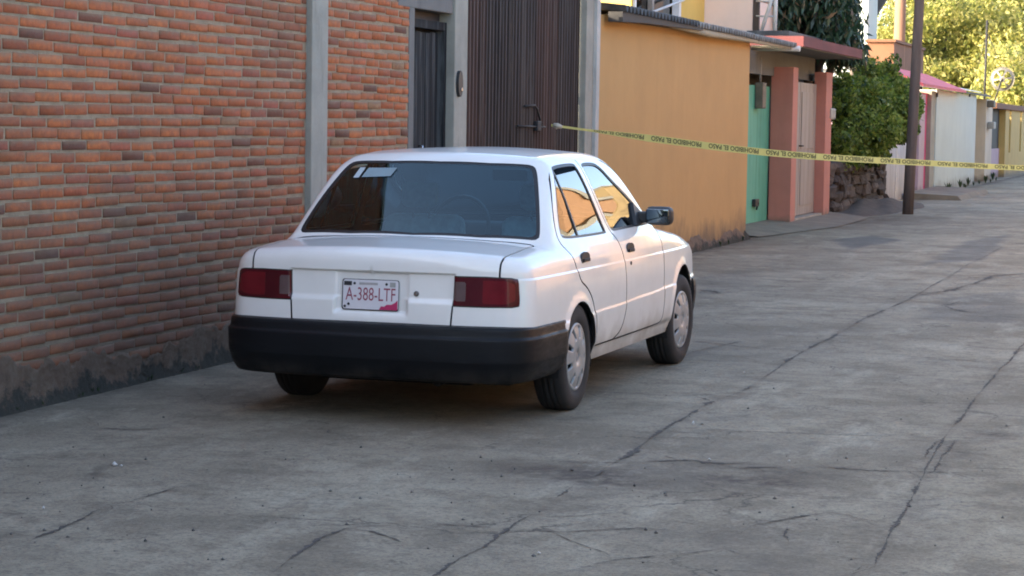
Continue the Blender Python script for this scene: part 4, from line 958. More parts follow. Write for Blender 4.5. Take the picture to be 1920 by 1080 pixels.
def weld(chunks, mirror=None, push=0., flipside=False):
    """merge chart pieces; mirror: 'both' joins the left and right halves, 'left' flips to x < 0"""
    VV, NN, TT = [], [], []; o = 0
    def add(V, Nn, T, sx):
        nonlocal o
        u = np.unique(T); mp_ = np.full(len(V), -1); mp_[u] = np.arange(len(u))
        V2 = V[u]+Nn[u]*push; N2 = Nn[u].copy(); T2 = mp_[T]
        if sx < 0: V2 = V2*[-1, 1, 1]; N2 = N2*[-1, 1, 1]; T2 = T2[:, ::-1]
        VV.append(V2); NN.append(N2); TT.append(T2+o); o += len(u)
    for V, Nn, T in chunks:
        if mirror in (None, 'both'): add(V, Nn, T, 1)
        if mirror in ('left', 'both'): add(V, Nn, T, -1)
    V = np.concatenate(VV); Nn = np.concatenate(NN); T = np.concatenate(TT)
    V[np.abs(V[:, 0]) < 4e-4, 0] = 0
    key = np.round(V/4e-4).astype(np.int64); _, ix, inv = np.unique(key, axis=0, return_index=True, return_inverse=True); inv = inv.ravel()
    T = inv[T]; V = V[ix]; Nn = Nn[ix]; Nn[np.abs(V[:, 0]) < 1e-6, 0] = 0
    T = T[(T[:, 0] != T[:, 1]) & (T[:, 1] != T[:, 2]) & (T[:, 0] != T[:, 2])]
    return V, Nn/np.maximum(np.linalg.norm(Nn, axis=1, keepdims=True), 1e-9), T
def lipped(V, Nn, T, depth):
    e = np.concatenate([T[:, [0, 1]], T[:, [1, 2]], T[:, [2, 0]]]); k = np.sort(e, 1); _, inv, cnt = np.unique(k[:, 0]*10**7+k[:, 1], return_inverse=True, return_counts=True)
    b = e[cnt[inv.ravel()] == 1]; u, bi = np.unique(b, return_inverse=True); bi = bi.reshape(-1, 2); o = len(V); n_ = len(u)
    A = V[u]-Nn[u]*.0005; B = V[u]-Nn[u]*depth
    V2 = np.concatenate([V, A, B]); Tl = np.concatenate([np.stack([o+bi[:, 1], o+bi[:, 0], o+n_+bi[:, 0]], 1), np.stack([o+bi[:, 1], o+n_+bi[:, 0], o+n_+bi[:, 1]], 1)])
    N2 = np.concatenate([Nn, np.zeros((2*n_, 3))]); return V2, N2, np.concatenate([T, Tl])
def surf(name, nm, mat, parent, mirror=None, push=0., lip=0.):
    ch_ = [c for x in ([nm] if isinstance(nm, str) else nm) for c in PARTS.get(x, [])]
    V, Nn, T = weld(ch_, mirror, push)
    nt_ = len(T)
    if lip: V, Nn, T = lipped(V, Nn, T, lip)
    me = fast_mesh(name, V, T, True)
    me.materials.append(mat); me.materials.append(M['trim'])
    if lip and len(me.polygons) == len(T): me.polygons.foreach_set('material_index', (np.arange(len(T)) >= nt_).astype(np.int32))
    if len(me.polygons) == len(T) and len(me.vertices) == len(V): me.normals_split_custom_set_from_vertices([tuple(q) for q in Nn])
    return link(name, me, mat, parent)
CX, CY = -3.985, 12.337
car = tag(empty('parked_sedan', (CX, CY, 0)), 'white four-door sedan with black bumper parked beside the brick wall', 'car')
body = surf('body', 'body', M['paint'], car, 'both', 0, .014)
lid = surf('trunk_lid', 'trunk_lid', M['paint'], car, 'both', 0, .012)
surf('hood', 'hood', M['paint'], car, 'both', 0, .012)
surf('cabin_lining', ['body', 'gap', 'rear_door', 'front_door', 'trunk_lid', 'hood', 'grille'], M['lining'], car, 'both', -.022)
DO = {}
for side in (None, 'left'):
    for nm in ('front_door', 'rear_door'):
        d = surf(nm, nm, M['paint'], car, side, 0, .012); DO[nm, side] = d
        surf('window_pane', nm+'_glass', M['glass'], d, side, -.007)
        surf('window_seal', nm+'_trim', M['trim'], d, side, -.002, .01)
    lp = surf('tail_lamp', 'lamp_red', M['lamp_red'], car, side, .004, .012)
    surf('reverse_lens', 'lamp_clear', M['lamp_clear'], lp, side, .0045, .012)
    surf('brake_lens', 'lamp_bright', M['lamp_bright'], lp, side, .0045, .012)
    surf('gasket', 'lamp_gasket', M['trim'], lp, side, .001, .012)
    surf('headlamp', 'headlamp', M['lamp_clear'], car, side, .002, .01)
rw = surf('rear_window', 'rear_glass', M['rglass'], car, 'both', -.003)
surf('black_border', 'rear_border', M['trim'], rw, 'both', -.0025, .008)
surf('windscreen', 'windscreen', M['wglass'], car, 'both', -.003)
surf('grille', 'grille', M['black'], car, 'both', .002, .01)
# bumpers swept round the corners
def sweep(name, path, prof, mat, closed_ends=True):
    P = smooth_poly(path, .03, False, 3); P = np.r_[P, (P*[-1, 1])[::-1][1:]]
    t = np.gradient(P, axis=0); t /= np.linalg.norm(t, axis=1, keepdims=True); n_ = np.stack([t[:, 1], -t[:, 0]], 1)
    s = 1 if n_[0, 0] > 0 else -1; n_ *= s
    pr = smooth_poly(prof, .006, False, 1); k, m_ = len(P), len(pr)
    V = np.concatenate([np.c_[P+n_*o, np.full(k, zz_)] for o, zz_ in pr]); ix = np.arange(k*m_).reshape(m_, k)
    T = np.stack([ix[:-1, :-1], ix[:-1, 1:], ix[1:, 1:], ix[1:, :-1]], -1).reshape(-1, 4)
    bm = bmesh.new(); me = fast_mesh(name, V, T, True); bm.from_mesh(me)
    for c_ in (0, k-1):
        bm.verts.ensure_lookup_table()
        try: bm.faces.new([bm.verts[i] for i in ix[:, c_]])
        except Exception: pass
    bmesh.ops.recalc_face_normals(bm, faces=bm.faces); bm.to_mesh(me); bm.free()
    return link(name, me, mat, car)
PB = [(-.10, .514), (-.050, .511), (-.016, .507), (-.008, .503), (-.005, .495), (-.001, .462), (.000, .456), (.009, .450), (.011, .444), (.0095, .385), (.007, .335), (.004, .326), (-.014, .272), (-.034, .236), (-.050, .226), (-.10, .220), (-.22, .225)]
bp = sweep('rear_bumper', [(.843, -1.478), (.842, -1.60), (.838, -1.75), (.836, -1.92), (.806, -2.07), (.70, -2.15), (.50, -2.178), (.25, -2.196), (0, -2.20)], PB, M['bumper'])
sweep('front_bumper', [(.805, 1.60), (.79, 1.75), (.735, 1.93), (.62, 2.03), (.4, 2.08), (0, 2.10)], [(-.10, .54), (-.01, .53), (.004, .49), (.008, .42), (-.01, .28), (-.06, .22), (-.2, .22)], M['bumper'])
# underside
MB().box(-.70, .70, -1.95, 1.85, .20, .30, .03).box(-.42, .42, -1.75, -1.38, .165, .23, .02).build('underbody', M['under'], car)
MB().tube([(.30, -1.3, .20), (.30, -1.8, .205), (.31, -1.98, .205)], .022, 10).build('exhaust', M['under'], car)
for cy, cz, r in ARC:
    for s in (1, -1):
        a = np.linspace(-.25, math.pi+.25, 26); V = []; T = []
        for x_ in (.50, .815): V += [(s*x_, cy+(r+.012)*math.cos(t), cz+(r+.012)*math.sin(t)) for t in a]
        T = [(i, i+1, 27+i-1+0+0, 26+i) if 0 else (i, i+1, 26+i+1, 26+i) for i in range(25)]
        V.append((s*.50, cy, cz)); T3 = T+[(i+1, i, 52, 52) for i in range(0)]
        b_ = MB(); vs_ = [b_.bm.verts.new(v) for v in V]
        for f in T: b_.bm.faces.new([vs_[i] for i in f])
        for i in range(25): b_.bm.faces.new((vs_[i+1], vs_[i], vs_[52]))
        b_.build('wheel_house', M['under'], car)
# wheels
def hubcap():
    R_ = np.array([.0, .022, .030, .036, .06, .090, .106, .112, .124, .136, .148, .158, .164, .172, .180, .184]); X_ = np.array([.004, .004, .0005, .009, .012, .013, .0125, .012, .0105, .008, .005, .002, .001, .0035, .001, -.010])
    n_ = 180; th = np.linspace(0, 2*np.pi, n_, endpoint=False); b_ = bmesh.new(); rings = []
    for r_, x_ in zip(R_, X_): rings.append([b_.verts.new((x_, r_*math.cos(t), r_*math.sin(t))) for t in th] if r_ > 0 else [b_.verts.new((x_, 0, 0))]*n_)
    for i in range(len(R_)-1):
        for k in range(n_):
            rm_ = (R_[i]+R_[i+1])/2; t = (th[k]+math.pi/n_) % (2*math.pi/9); dt = min(t, 2*math.pi/9-t)*rm_
            if .108 < rm_ < .166 and dt < .0125+.004*(rm_-.108)/.05: continue
            a, b, c, d = rings[i][k], rings[i][(k+1) % n_], rings[i+1][(k+1) % n_], rings[i+1][k]
            f = b_.faces.new((a, c, d)) if a is b else b_.faces.new((a, b, c, d)); f.smooth = True
    bnd = [e for e in b_.edges if len(e.link_faces) == 1]
    ex = bmesh.ops.extrude_edge_only(b_, edges=bnd)['geom']; bmesh.ops.translate(b_, verts=[v for v in ex if isinstance(v, bmesh.types.BMVert)], vec=(-.012, 0, 0))
    bmesh.ops.recalc_face_normals(b_, faces=b_.faces); me = bpy.data.meshes.new('hubcap'); b_.to_mesh(me); b_.free(); return me
hub = hubcap(); hub.materials.append(M['silver'])
def tyre():
    b_ = MB(); b_.lathe([(.165, -.070), (.190, -.082), (.225, -.088), (.258, -.085), (.276, -.076), (.2845, -.062), (.2865, -.04), (.2868, -.036), (.2800, -.035), (.2800, -.029), (.2872, -.028), (.2876, -.004), (.2810, -.003), (.2810, .003), (.2876, .004), (.2872, .028), (.2800, .029), (.2800, .035), (.2868, .036), (.2865, .04), (.2845, .062), (.276, .076), (.258, .085), (.225, .088), (.205, .086), (.190, .080), (.184, .076), (.165, .055)], 'x', 72)
    bmesh.ops.recalc_face_normals(b_.bm, faces=b_.bm.faces); me = bpy.data.meshes.new('wheel'); b_.bm.to_mesh(me); b_.bm.free(); me.materials.append(M['rubber']); return me
tm = tyre()
rimm = MB().lathe([(0.001, .02), (.10, .025), (.165, .045), (.17, .055)], 'x', 40).bm; rme = bpy.data.meshes.new('rim'); bmesh.ops.recalc_face_normals(rimm, faces=rimm.faces); rimm.to_mesh(rme); rme.materials.append(M['dark'])
for cy, zc in ((-WB, .2835), (WB, .2845)):
    for s in (1, -1):
        wo_ = link('wheel', tm, None, car); wo_.location = (s*.742, cy, zc); wo_.rotation_euler = (random.uniform(0, 6) if s > 0 else 0, 0, 0 if s > 0 else math.pi)
        if s > 0 and cy > 0: wo_.rotation_euler = (wo_.rotation_euler[0], 0, R(-2.5))
        h_ = link('hubcap', hub, None, wo_); h_.location = (.078, 0, 0)
        link('rim', rme, None, wo_)
# mirrors, handles, lock, plate, sticker
def rbox(x0, x1, y0, y1, z0, z1, r): 
    b_ = MB(); b_.box(x0, x1, y0, y1, z0, z1); bmesh.ops.bevel(b_.bm, geom=list(b_.bm.edges), offset=r, segments=5, affect='EDGES', profile=.5)
    for f in b_.bm.faces: f.smooth = True
    return b_
for s in (1, -1):
    x0, x1 = sorted((s*.790, s*.955))
    mo = rbox(x0, x1, .315, .42, .922, 1.032, .035).build('door_mirror', M['black'], car)
    x0, x1 = sorted((s*.803, s*.942)); rbox(x0, x1, .305, .3165, .934, 1.020, .005).build('mirror_glass', M['mirror'], mo)
    b_ = MB(); x0, x1 = sorted((s*.715, s*.80)); 
    pr = [(.20, .922), (.56, .922), (.545, .95), (.30, 1.055)]
    P3 = [lift(0, np.array([a]), np.array([b]))[0] for a, b in pr]
    A = [b_.bm.verts.new((s*(p_[0]+.012), p_[1], p_[2])) for p_ in P3]; B = [b_.bm.verts.new((s*(p_[0]-.03), p_[1], p_[2])) for p_ in P3]
    b_.bm.faces.new(A); b_.bm.faces.new(B[::-1])
    for i in range(4): b_.bm.faces.new((A[i], B[i], B[(i+1) % 4], A[(i+1) % 4]))
    b_.box(min(s*.74, s*.82), max(s*.74, s*.82), .33, .41, .935, 1.00, .012)
    b_.build('sail_bracket', M['black'], mo)
    for nm, (hy, hz) in (('rear_door', (-1.045, .797)), ('front_door', (-.115, .802))):
        xs_ = lift(0, np.array([hy]), np.array([hz]))[0][0]
        poly = [(hy+.082*math.cos(a), hz+.036*math.copysign(abs(math.sin(a))**.8, math.sin(a))) for a in np.linspace(0, 2*math.pi, 24, endpoint=False)]
        xa, xb = sorted((s*(xs_-.01), s*(xs_+.0035))); dd = DO[nm, None if s > 0 else 'left']
        ho = MB().prism(poly, 'x', xa, xb).build('door_handle', M['black'], dd)
        x0, x1 = sorted((s*(xs_+.003), s*(xs_+.014))); rbox(x0, x1, hy-.06, hy+.06, hz-.016, hz+.002, .004).build('handle_flap', M['darkmetal'], ho)
    if True:
        xs_ = lift(0, np.array([-.15]), np.array([.722]))[0][0]
        MB().tube([(s*(xs_-.004), -.15, .722), (s*(xs_+.004), -.15, .722)], .011, 12).build('key_lock', M['darkmetal'], DO['front_door', None if s > 0 else 'left'])
yl = lift(1, np.array([.24]), np.array([.660]))[0][1]
MB().tube([(.24, yl+.006, .660), (.24, yl-.006, .660)], .014, 16).tube([(.24, yl-.005, .660), (.24, yl-.010, .660)], .008, 12).build('trunk_lock', M['chrome'], lid)
PLY = float(lift(1, np.array([0.]), np.array([.645]))[0][1])-.006; PZ = .645; PT = .06
def plate_pt(u, v, o=0): return (u-.006, PLY-.004+PT*v-o, PZ+v)       # u to the right, v up, o towards the camera
def onplate(name, pts2, o, mat, parent):
    bm = bmesh.new(); A = [bm.verts.new(plate_pt(u, v, o)) for u, v in pts2]; B = [bm.verts.new(plate_pt(u, v, o-.002)) for u, v in pts2]; n_ = len(A)
    bm.faces.new(A); bm.faces.new(B[::-1]); [bm.faces.new((A[i], B[i], B[(i+1) % n_], A[(i+1) % n_])) for i in range(n_)]
    bmesh.ops.recalc_face_normals(bm, faces=bm.faces); me = bpy.data.meshes.new(name); bm.to_mesh(me); bm.free(); return link(name, me, mat, parent)
def rrect(w_, h_, r_, cx=0, cy=0):
    return [(cx+sx*(w_/2-r_)+r_*math.cos(a), cy+sy*(h_/2-r_)+r_*math.sin(a)) for sx, sy, a0 in ((1, 1, 0), (-1, 1, 90), (-1, -1, 180), (1, -1, 270)) for a in [R(a0+k*30) for k in range(4)]]
onplate('plate_frame', rrect(.306, .156, .012), .001, M['darkmetal'], car)
pl_ = onplate('number_plate', rrect(.298, .148, .012, .002, .001), .0035, M['plate'], car)
DG = None
def text_mesh(txt, size, sx=1.0, extr=0., bold=0.):
    global DG
    cu = bpy.data.curves.new('t', 'FONT'); cu.body = txt; cu.size = size; cu.align_x = 'CENTER'; cu.align_y = 'CENTER'; cu.extrude = extr; cu.offset = bold; cu.resolution_u = 3
    o = bpy.data.objects.new('t', cu); COL.objects.link(o); DG = bpy.context.evaluated_depsgraph_get(); me = bpy.data.meshes.new_from_object(o.evaluated_get(DG)); bpy.data.objects.remove(o)
    V = np.array([tuple(v.co) for v in me.vertices]); me_p = [tuple(p_.vertices) for p_ in me.polygons]; bpy.data.meshes.remove(me)
    V[:, 0] *= sx; return V, me_p
V, Pg_ = text_mesh('A-388-LTF', .088, 1); w0 = V[:, 0].max()-V[:, 0].min(); V[:, 0] = (V[:, 0]-(V[:, 0].max()+V[:, 0].min())/2)*(.268/w0)
V[:, 1] = (V[:, 1]-(V[:, 1].max()+V[:, 1].min())/2); V[:, 1] *= .066/(V[:, 1].max()-V[:, 1].min())
me = bpy.data.meshes.new('plate_lettering'); me.from_pydata([plate_pt(u+.002, v+.004, .0048) for u, v, _ in V], [], Pg_); link('plate_lettering', me, M['plate_red'], pl_)
onplate('plate_emblem', [(.05, -.072), (.148, -.072), (.148, -.022), (.135, -.035), (.115, -.045), (.09, -.046), (.078, -.056), (.06, -.055)], .0052, M['plate_pink'], pl_)
onplate('plate_mark', [(-.142, .045), (-.100, .045), (-.100, .066), (-.142, .066)], .005, M['darkmetal'], pl_)
onplate('plate_header', [(-.06, .050), (.04, .050), (.04, .062), (-.06, .062)], .005, M['fence'], pl_)
onplate('plate_sticker', [(.105, .042), (.135, .042), (.135, .066), (.105, .066)], .005, M['meter_grey'], pl_)
for u, v in ((-.085, .056), (.087, .056), (-.135, -.060), (-.115, -.048)):
    onplate('plate_screw', [(u+.007*math.cos(a), v+.007*math.sin(a)) for a in np.linspace(0, 2*math.pi, 10, endpoint=False)], .006, M['darkmetal'], pl_)
def onglass(name, quad, mat, parent, push=.004):
    q = [lift(2, np.array([a]), np.array([b]))[0] for a, b in quad]; nn = grad(np.array(q)); q = np.array(q)+nn*push
    return link(name, fast_mesh(name, q, [tuple(range(len(q)))]), mat, parent)
onglass('window_sticker', [(-.425, -1.188), (-.405, -1.128), (-.232, -1.142), (-.252, -1.196)], M['sticker'], rw, .002)
onglass('window_decal', [(-.475, -1.185), (-.458, -1.120), (-.425, -1.124), (-.440, -1.188)], M['sticker2'], rw, .002)
# cabin
b_ = MB(); b_.box(-.66, .66, -1.50, -1.02, .80, .865, .02); b_.build('parcel_shelf', M['lining'], car)
b_ = rbox(-.62, .62, -1.08, -.90, .40, .90, .06); b_.build('rear_seat', M['seat'], car)
for s in (1, -1):
    st = rbox(s*.36-.24, s*.36+.24, -.42, -.26, .38, .98, .06).build('front_seat', M['seat'], car)
    rbox(s*.36-.11, s*.36+.11, -.47, -.38, 1.02, 1.17, .04).build('headrest', M['seat'], st)
    for e_ in (-.05, .05): MB().tube([(s*.36+e_, -.40, .95), (s*.36+e_, -.42, 1.05)], .008, 6).build('headrest_post', M['chrome'], st)
rbox(-.68, .68, .45, .80, .70, .90, .05).build('dashboard', M['lining'], car)
MB().tube([(-.36+.18*math.cos(a), .30+.05*math.sin(a), .88+.18*math.sin(a)) for a in np.linspace(0, 2*math.pi, 25)], .014, 6, False).build('steering_wheel', M['black'], car)
rbox(-.11, .11, .14, .17, 1.17, 1.24, .012).build('inside_mirror', M['black'], car)
# ------------------------------------------------------------------ barrier tape tied from the gate across the street
T0 = Vector((-5.73, 19.166, 0)); T1 = Vector((2.55, 22.0, 0)); tl = (T1-T0).length; td = (T1-T0).normalized(); tn = Vector((td.y, -td.x, 0))   # tn faces the camera
def tape_pt(s, v, o=0.):
    """s metres along, v across (up positive), o off the face"""
    p = T0+td*s; zc = 1.17+.0157*(p.x+1.2)**2
    fold = (.30+.70*min(1, max(0, (s-.35)/.55)))*(.92-.26*min(1, max(0, (s-1.2)/3.0))); tilt = .25*math.sin(s*1.1+.4)*fold
    return (p.x+tn.x*(o+v*tilt*.3), p.y+tn.y*(o+v*tilt*.3), zc+v*fold*math.cos(tilt)+.006*math.sin(s*2.3))
tape = thing('barrier_tape', (-5.73, 19.17, 1.45), 'yellow caution tape with black lettering stretched across the street from the gate', 'tape')
n_ = 180; V = []; T = []
for i in range(n_+1):
    s = tl*i/n_
    for o in (0, -.0006): V += [tape_pt(s, -.037, o), tape_pt(s, 0, o), tape_pt(s, .037, o)]
for i in range(n_):
    a = i*6; T += [(a, a+6, a+7, a+1), (a+1, a+7, a+8, a+2), (a+4, a+10, a+9, a+3), (a+5, a+11, a+10, a+4)]
link('band', fast_mesh('band', V, T), M['tape'], tape)
V, Pg_ = text_mesh('PROHIBIDO EL PASO', .06, bold=.0012); V[:, 0] -= (V[:, 0].max()+V[:, 0].min())/2; V[:, 1] -= (V[:, 1].max()+V[:, 1].min())/2
V[:, 0] *= .46/(V[:, 0].max()-V[:, 0].min()); V[:, 1] *= .050/(V[:, 1].max()-V[:, 1].min())
k = 0; s = .62
while s < tl-.3:
    me = bpy.data.meshes.new('lettering'); me.from_pydata([tape_pt(s-u, -v+.003, .0016) for u, v, _ in V], [], Pg_); link('lettering', me, M['ink'], tape); s += .527
MB().tube([tape_pt(.02, .02, .0), tape_pt(.06, .005, .01), tape_pt(.1, -.01, .0)], [.018, .026, .014], 8).tube([tape_pt(.04, -.02, .01), tape_pt(.05, -.10, .02)], [.014, .006], 6).build('knot', M['knot'], tape)

# ------------------------------------------------------------------ poles
def pole(name, base, topp, r0, r1, mat, label, arms=True):
    t = thing(name, base, label, 'pole')
    base, topp = Vector(base), Vector(topp); pts = [base.lerp(topp, k/8) for k in range(9)]
    MB().tube([tuple(p) for p in pts], [r0+(r1-r0)*k/8 for k in range(9)], 14).build('shaft', mat, t)
    if arms:
        for dz in (.5, 1.3):
            c = topp+Vector((0, 0, -dz)); MB().box(c.x-.8, c.x+.8, c.y-.05, c.y+.05, c.z-.05, c.z+.05).build('crossarm', mat, t)
            for q in (-.7, -.25, .25, .7): MB().tube([(c.x+q, c.y, c.z+.05), (c.x+q, c.y, c.z+.2)], [.04, .03], 8).build('insulator', M['whitepipe'], t)
    return t
b0 = px(1702, 402, Z=0); t0 = px(1724, 0, Y=b0.y); k = 8.5/t0.z
pole('utility_pole', (b0.x, b0.y, -.02), tuple(b0+(t0-b0)*k), .098, .072, M['pole'], 'dark leaning wooden utility pole in front of the white sheet fence')
b1 = px(1683, 200, Y=58); t1 = px(1688.5, 0, Y=58); d = (t1-b1); z0 = b1-d*(b1.z/d.z)
pole('utility_pole', (z0.x, z0.y, 0), tuple(z0+d*(8.0/d.z)), .165, .14, M['pole_lit'], 'sunlit orange-brown pole beyond the bush')
b1 = px(1600, 60, Y=47); t1 = px(1599, 0, Y=47); d = (t1-b1); z0 = b1-d*(b1.z/d.z)
pole('utility_pole', (z0.x, z0.y, 0), tuple(z0+d*(8.0/d.z)), .10, .085, M['pole_grey'], 'thin grey pole rising behind the mango tree')
an_ = thing('antenna_mast', (px(1848, 140, X=-7).x, 0, 0), 'thin dark antenna mast on the roof behind the white wall', 'antenna')
a, b = px(1847, 150, Y=66), px(1851, 38, Y=66); an_.location = (a.x, 66, 2.4); INV[an_.name] = Matrix.Translation((-a.x, -66, -2.4))
MB().tube([(a.x, 66, 2.3), tuple(a), tuple(b)], .035, 6).build('mast', M['darkmetal'], an_)
for x0, y0, x1, y1 in ((1851, 62, 1872, 110), (1851, 62, 1835, 120)): MB().tube([tuple(px(x0, y0, Y=66)), tuple(px(x1, y1, Y=66))], .010, 5).build('guy_wire', M['darkmetal'], an_)
ds = thing('dish_antenna', tuple(px(1862, 172, Y=65)), 'round mesh dish standing on the roof edge by the antenna mast', 'dish')
c = px(1879, 148, Y=65); r_ = .34; bm = bmesh.new(); rings = []
for i, q in enumerate(np.linspace(.08, 1, 6)): rings.append([bm.verts.new((c.x+r_*q*math.cos(t)*.95, 65+.14*q*q, c.z+r_*q*math.sin(t)*.95)) for t in np.linspace(0, 2*math.pi, 24, endpoint=False)])
for i in range(5):
    for k in range(24):
        if i in (1, 2, 3) and k % 4 != 0: continue
        bm.faces.new((rings[i][k], rings[i][(k+1) % 24], rings[i+1][(k+1) % 24], rings[i+1][k])).smooth = True
me = bpy.data.meshes.new('reflector'); bm.to_mesh(me); bm.free(); link('reflector', me, M['roofsheet'], ds)
MB().tube([(c.x+r_*math.cos(t), 65.14, c.z+r_*math.sin(t)) for t in np.linspace(0, 2*math.pi, 33)], .012, 6, False).build('rim', M['roofsheet'], ds)
MB().tube([(c.x, 65, c.z), (c.x-.2, 65, 2.3)], .025, 6).build('arm', M['darkmetal'], ds)

# ------------------------------------------------------------------ trees and plants
def leaves(name, lumps, n, size, mat, parent, droop=.3, asp=.45, seed=1, fill=.72, kind=None):
    """many small pointed leaf faces spread through uneven lumps (cx, cy, cz, rx, ry, rz)"""
    r = np.random.default_rng(seed); L = np.array(lumps, float); vol = (L[:, 3]*L[:, 4]*L[:, 5])**.8; pick = r.choice(len(L), n, p=vol/vol.sum())
    d = r.normal(size=(n, 3)); d /= np.linalg.norm(d, axis=1, keepdims=True); rad = r.random(n)**(1/3)*(1-fill)+fill*r.random(n)**.45
    # twig clusters give gaps between clumps
    cl = r.normal(size=(len(L), 40, 3)); cl /= np.linalg.norm(cl, axis=2, keepdims=True); ci = r.integers(0, 40, n); cdir = cl[pick, ci]
    d = d*.42+cdir*.75; d /= np.maximum(np.linalg.norm(d, axis=1, keepdims=True), 1e-6)
    c = L[pick, :3]+d*L[pick, 3:]*rad[:, None]*(.8+.35*r.random((len(L), 40))[pick, ci])[:, None]
    ax_ = r.normal(size=(n, 3)); ax_[:, 2] -= droop*2; ax_ += d*.6; ax_ /= np.linalg.norm(ax_, axis=1, keepdims=True)
    sd_ = np.cross(ax_, r.normal(size=(n, 3))); sd_ /= np.linalg.norm(sd_, axis=1, keepdims=True); s = size*(.55+.8*r.random(n))[:, None]
    V = np.stack([c-ax_*s*.5, c+sd_*s*asp*.5, c+ax_*s*.55, c-sd_*s*asp*.5], 1).reshape(-1, 3)
    T = np.arange(4*n).reshape(n, 4); me = fast_mesh(name, V, T)
    tone = np.clip(.5+.22*r.normal(size=n)+.20*r.normal(size=(len(L), 40))[pick, ci], 0, 1); attr(me, 'rnd', np.repeat(tone, 4))
    o = link(name, me, mat, parent)
    if kind: tag(o, kind=kind)
    return o
def limbs(base, tips, r0, mat, parent, name='trunk', fork=.4):
    b_ = MB(); base = Vector(base); top = sum((Vector(t) for t in tips), Vector())/len(tips); fk = base.lerp(top, fork)
    b_.tube([tuple(base), tuple(base.lerp(fk, .5)+Vector((.04, .02, 0))), tuple(fk)], [r0, r0*.85, r0*.75], 10)
    for t in tips:
        t = Vector(t); mid = fk.lerp(t, .5)+Vector((random.uniform(-.2, .2), random.uniform(-.2, .2), random.uniform(0, .3)))
        b_.tube([tuple(fk), tuple(mid), tuple(t)], [r0*.6, r0*.4, r0*.14], 8)
    return b_.build(name, mat, parent)
def lump_set(cx, cy, cz, rx, ry, rz, n, seed, sub=.45):
    r = np.random.default_rng(seed); out = []
    for i in range(n):
        d = r.normal(size=3); d /= np.linalg.norm(d); q = .35+.45*r.random(); s = sub*(.7+.6*r.random())
        out.append((cx+d[0]*rx*q, cy+d[1]*ry*q, cz+d[2]*rz*q, rx*s, ry*s, rz*s))
    return out
# mango tree behind the canopy
mgc = px(1535, 30, Y=38.5)
mt = thing('mango_tree', (mgc.x, 38.5, 0), 'dark green mango tree with drooping leaves behind the red canopy', 'tree')
lm = lump_set(mgc.x, 38.7, mgc.z+.3, 1.0, 1.5, 1.05, 16, 3)+[(px(1590, 75, Y=38).x, 38, px(1590, 75, Y=38).z, .34, .6, .34), (px(1560, 85, Y=38).x, 38, px(1560, 85, Y=38).z, .34, .6, .30), (px(1602, 98, Y=38).x, 38, px(1602, 98, Y=38).z, .30, .5, .26), (px(1575, 108, Y=38.4).x, 38.4, px(1575, 108, Y=38.4).z, .30, .5, .22), (px(1480, 15, Y=37.5).x, 37.5, px(1480, 15, Y=37.5).z, .35, .6, .5)]
leaves('crown', lm, 11000, .20, M['leaf_dark'], mt, .9, .26, 4)
limbs((mgc.x, 38.9, 0), [(q[0], q[1], q[2]) for q in lm[:7]], .14, M['bark'], mt)
# bush over the stone wall
bsh = thing('overhanging_bush', (-6.4, 42, 0), 'dense green bush spilling over the low stone wall', 'bush')
B_ = []
for x_, y_, Y_, r_ in ((1585, 200, 39.2, .55), (1580, 260, 38.8, .5), (1610, 235, 39.6, .62), (1640, 180, 41, .62), (1650, 240, 40.6, .7), (1690, 170, 42.5, .5), (1690, 215, 42.0, .6), (1700, 245, 42.3, .42), (1640, 285, 40.3, .42), (1600, 290, 39.4, .45), (1660, 140, 42.5, .42), (1610, 170, 40.5, .5), (1575, 170, 39.8, .45), (1575, 300, 38.6, .4), (1712, 195, 43.0, .35), (1632, 130, 42, .4)):
    c = px(x_, y_, Y=Y_); B_.append((c.x, c.y, c.z, r_*.62, r_*1.5, r_*.62))
leaves('foliage', B_, 24000, .09, M['leaf_bush'], bsh, .25, .5, 5)
r_ = np.random.default_rng(9); SPR = [(q[0]+r_.uniform(-.22, .22), q[1]+r_.uniform(-.5, .5), q[2]+r_.uniform(-.15, .38), .16, .4, .2) for q in B_ for _ in range(3)]
leaves('sprigs', SPR, 5000, .10, M['leaf_bush'], bsh, .1, .45, 8)
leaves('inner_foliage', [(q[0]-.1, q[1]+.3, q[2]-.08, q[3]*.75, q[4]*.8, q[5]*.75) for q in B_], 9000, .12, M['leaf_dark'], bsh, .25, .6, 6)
limbs((-6.45, 41, .5), [q[:3] for q in B_[:9]], .06, M['bark'], bsh, 'stem', .25)
# sunlit trees at the end of the street
far = [  # (px, py, Y, rx, ry, rz, leaves, label)
 ((1790, 95), 92, 4.4, 3.5, 2.3, 22000, 'yellow-green sunlit tree behind the roof of the white house'),
 ((1900, 40), 104, 4.2, 4, 3.6, 22000, 'tall sunlit tree rising beyond the antenna mast'),
 ((1770, 20), 112, 4.0, 4, 3.4, 14000, 'tall sparse sunlit tree behind the dark utility pole'),
 ((1655, 82), 100, 2.6, 3, 1.25, 7000, 'bright yellow-green tree between the orange-brown pole and the terracotta wall'),
 ((1905, 165), 84, 1.9, 3, 2.2, 7000, 'dark green tree behind the mustard wall')]
for i, (q, Y_, rx, ry, rz, n_, lb) in enumerate(far):
    c = px(*q, Y=Y_); t = thing('street_tree', (c.x, Y_, 0), lb, 'tree', 'trees at the end of the street')
    lm = lump_set(c.x, Y_, c.z, rx, ry, rz, 22, 20+i, .36)
    leaves('crown', lm, n_, .20, M['leaf_far'], t, .2, .55, 30+i)
    limbs((c.x, Y_, 0), [w_[:3] for w_ in lm[:9]], .22, M['bark'], t, fork=.3)
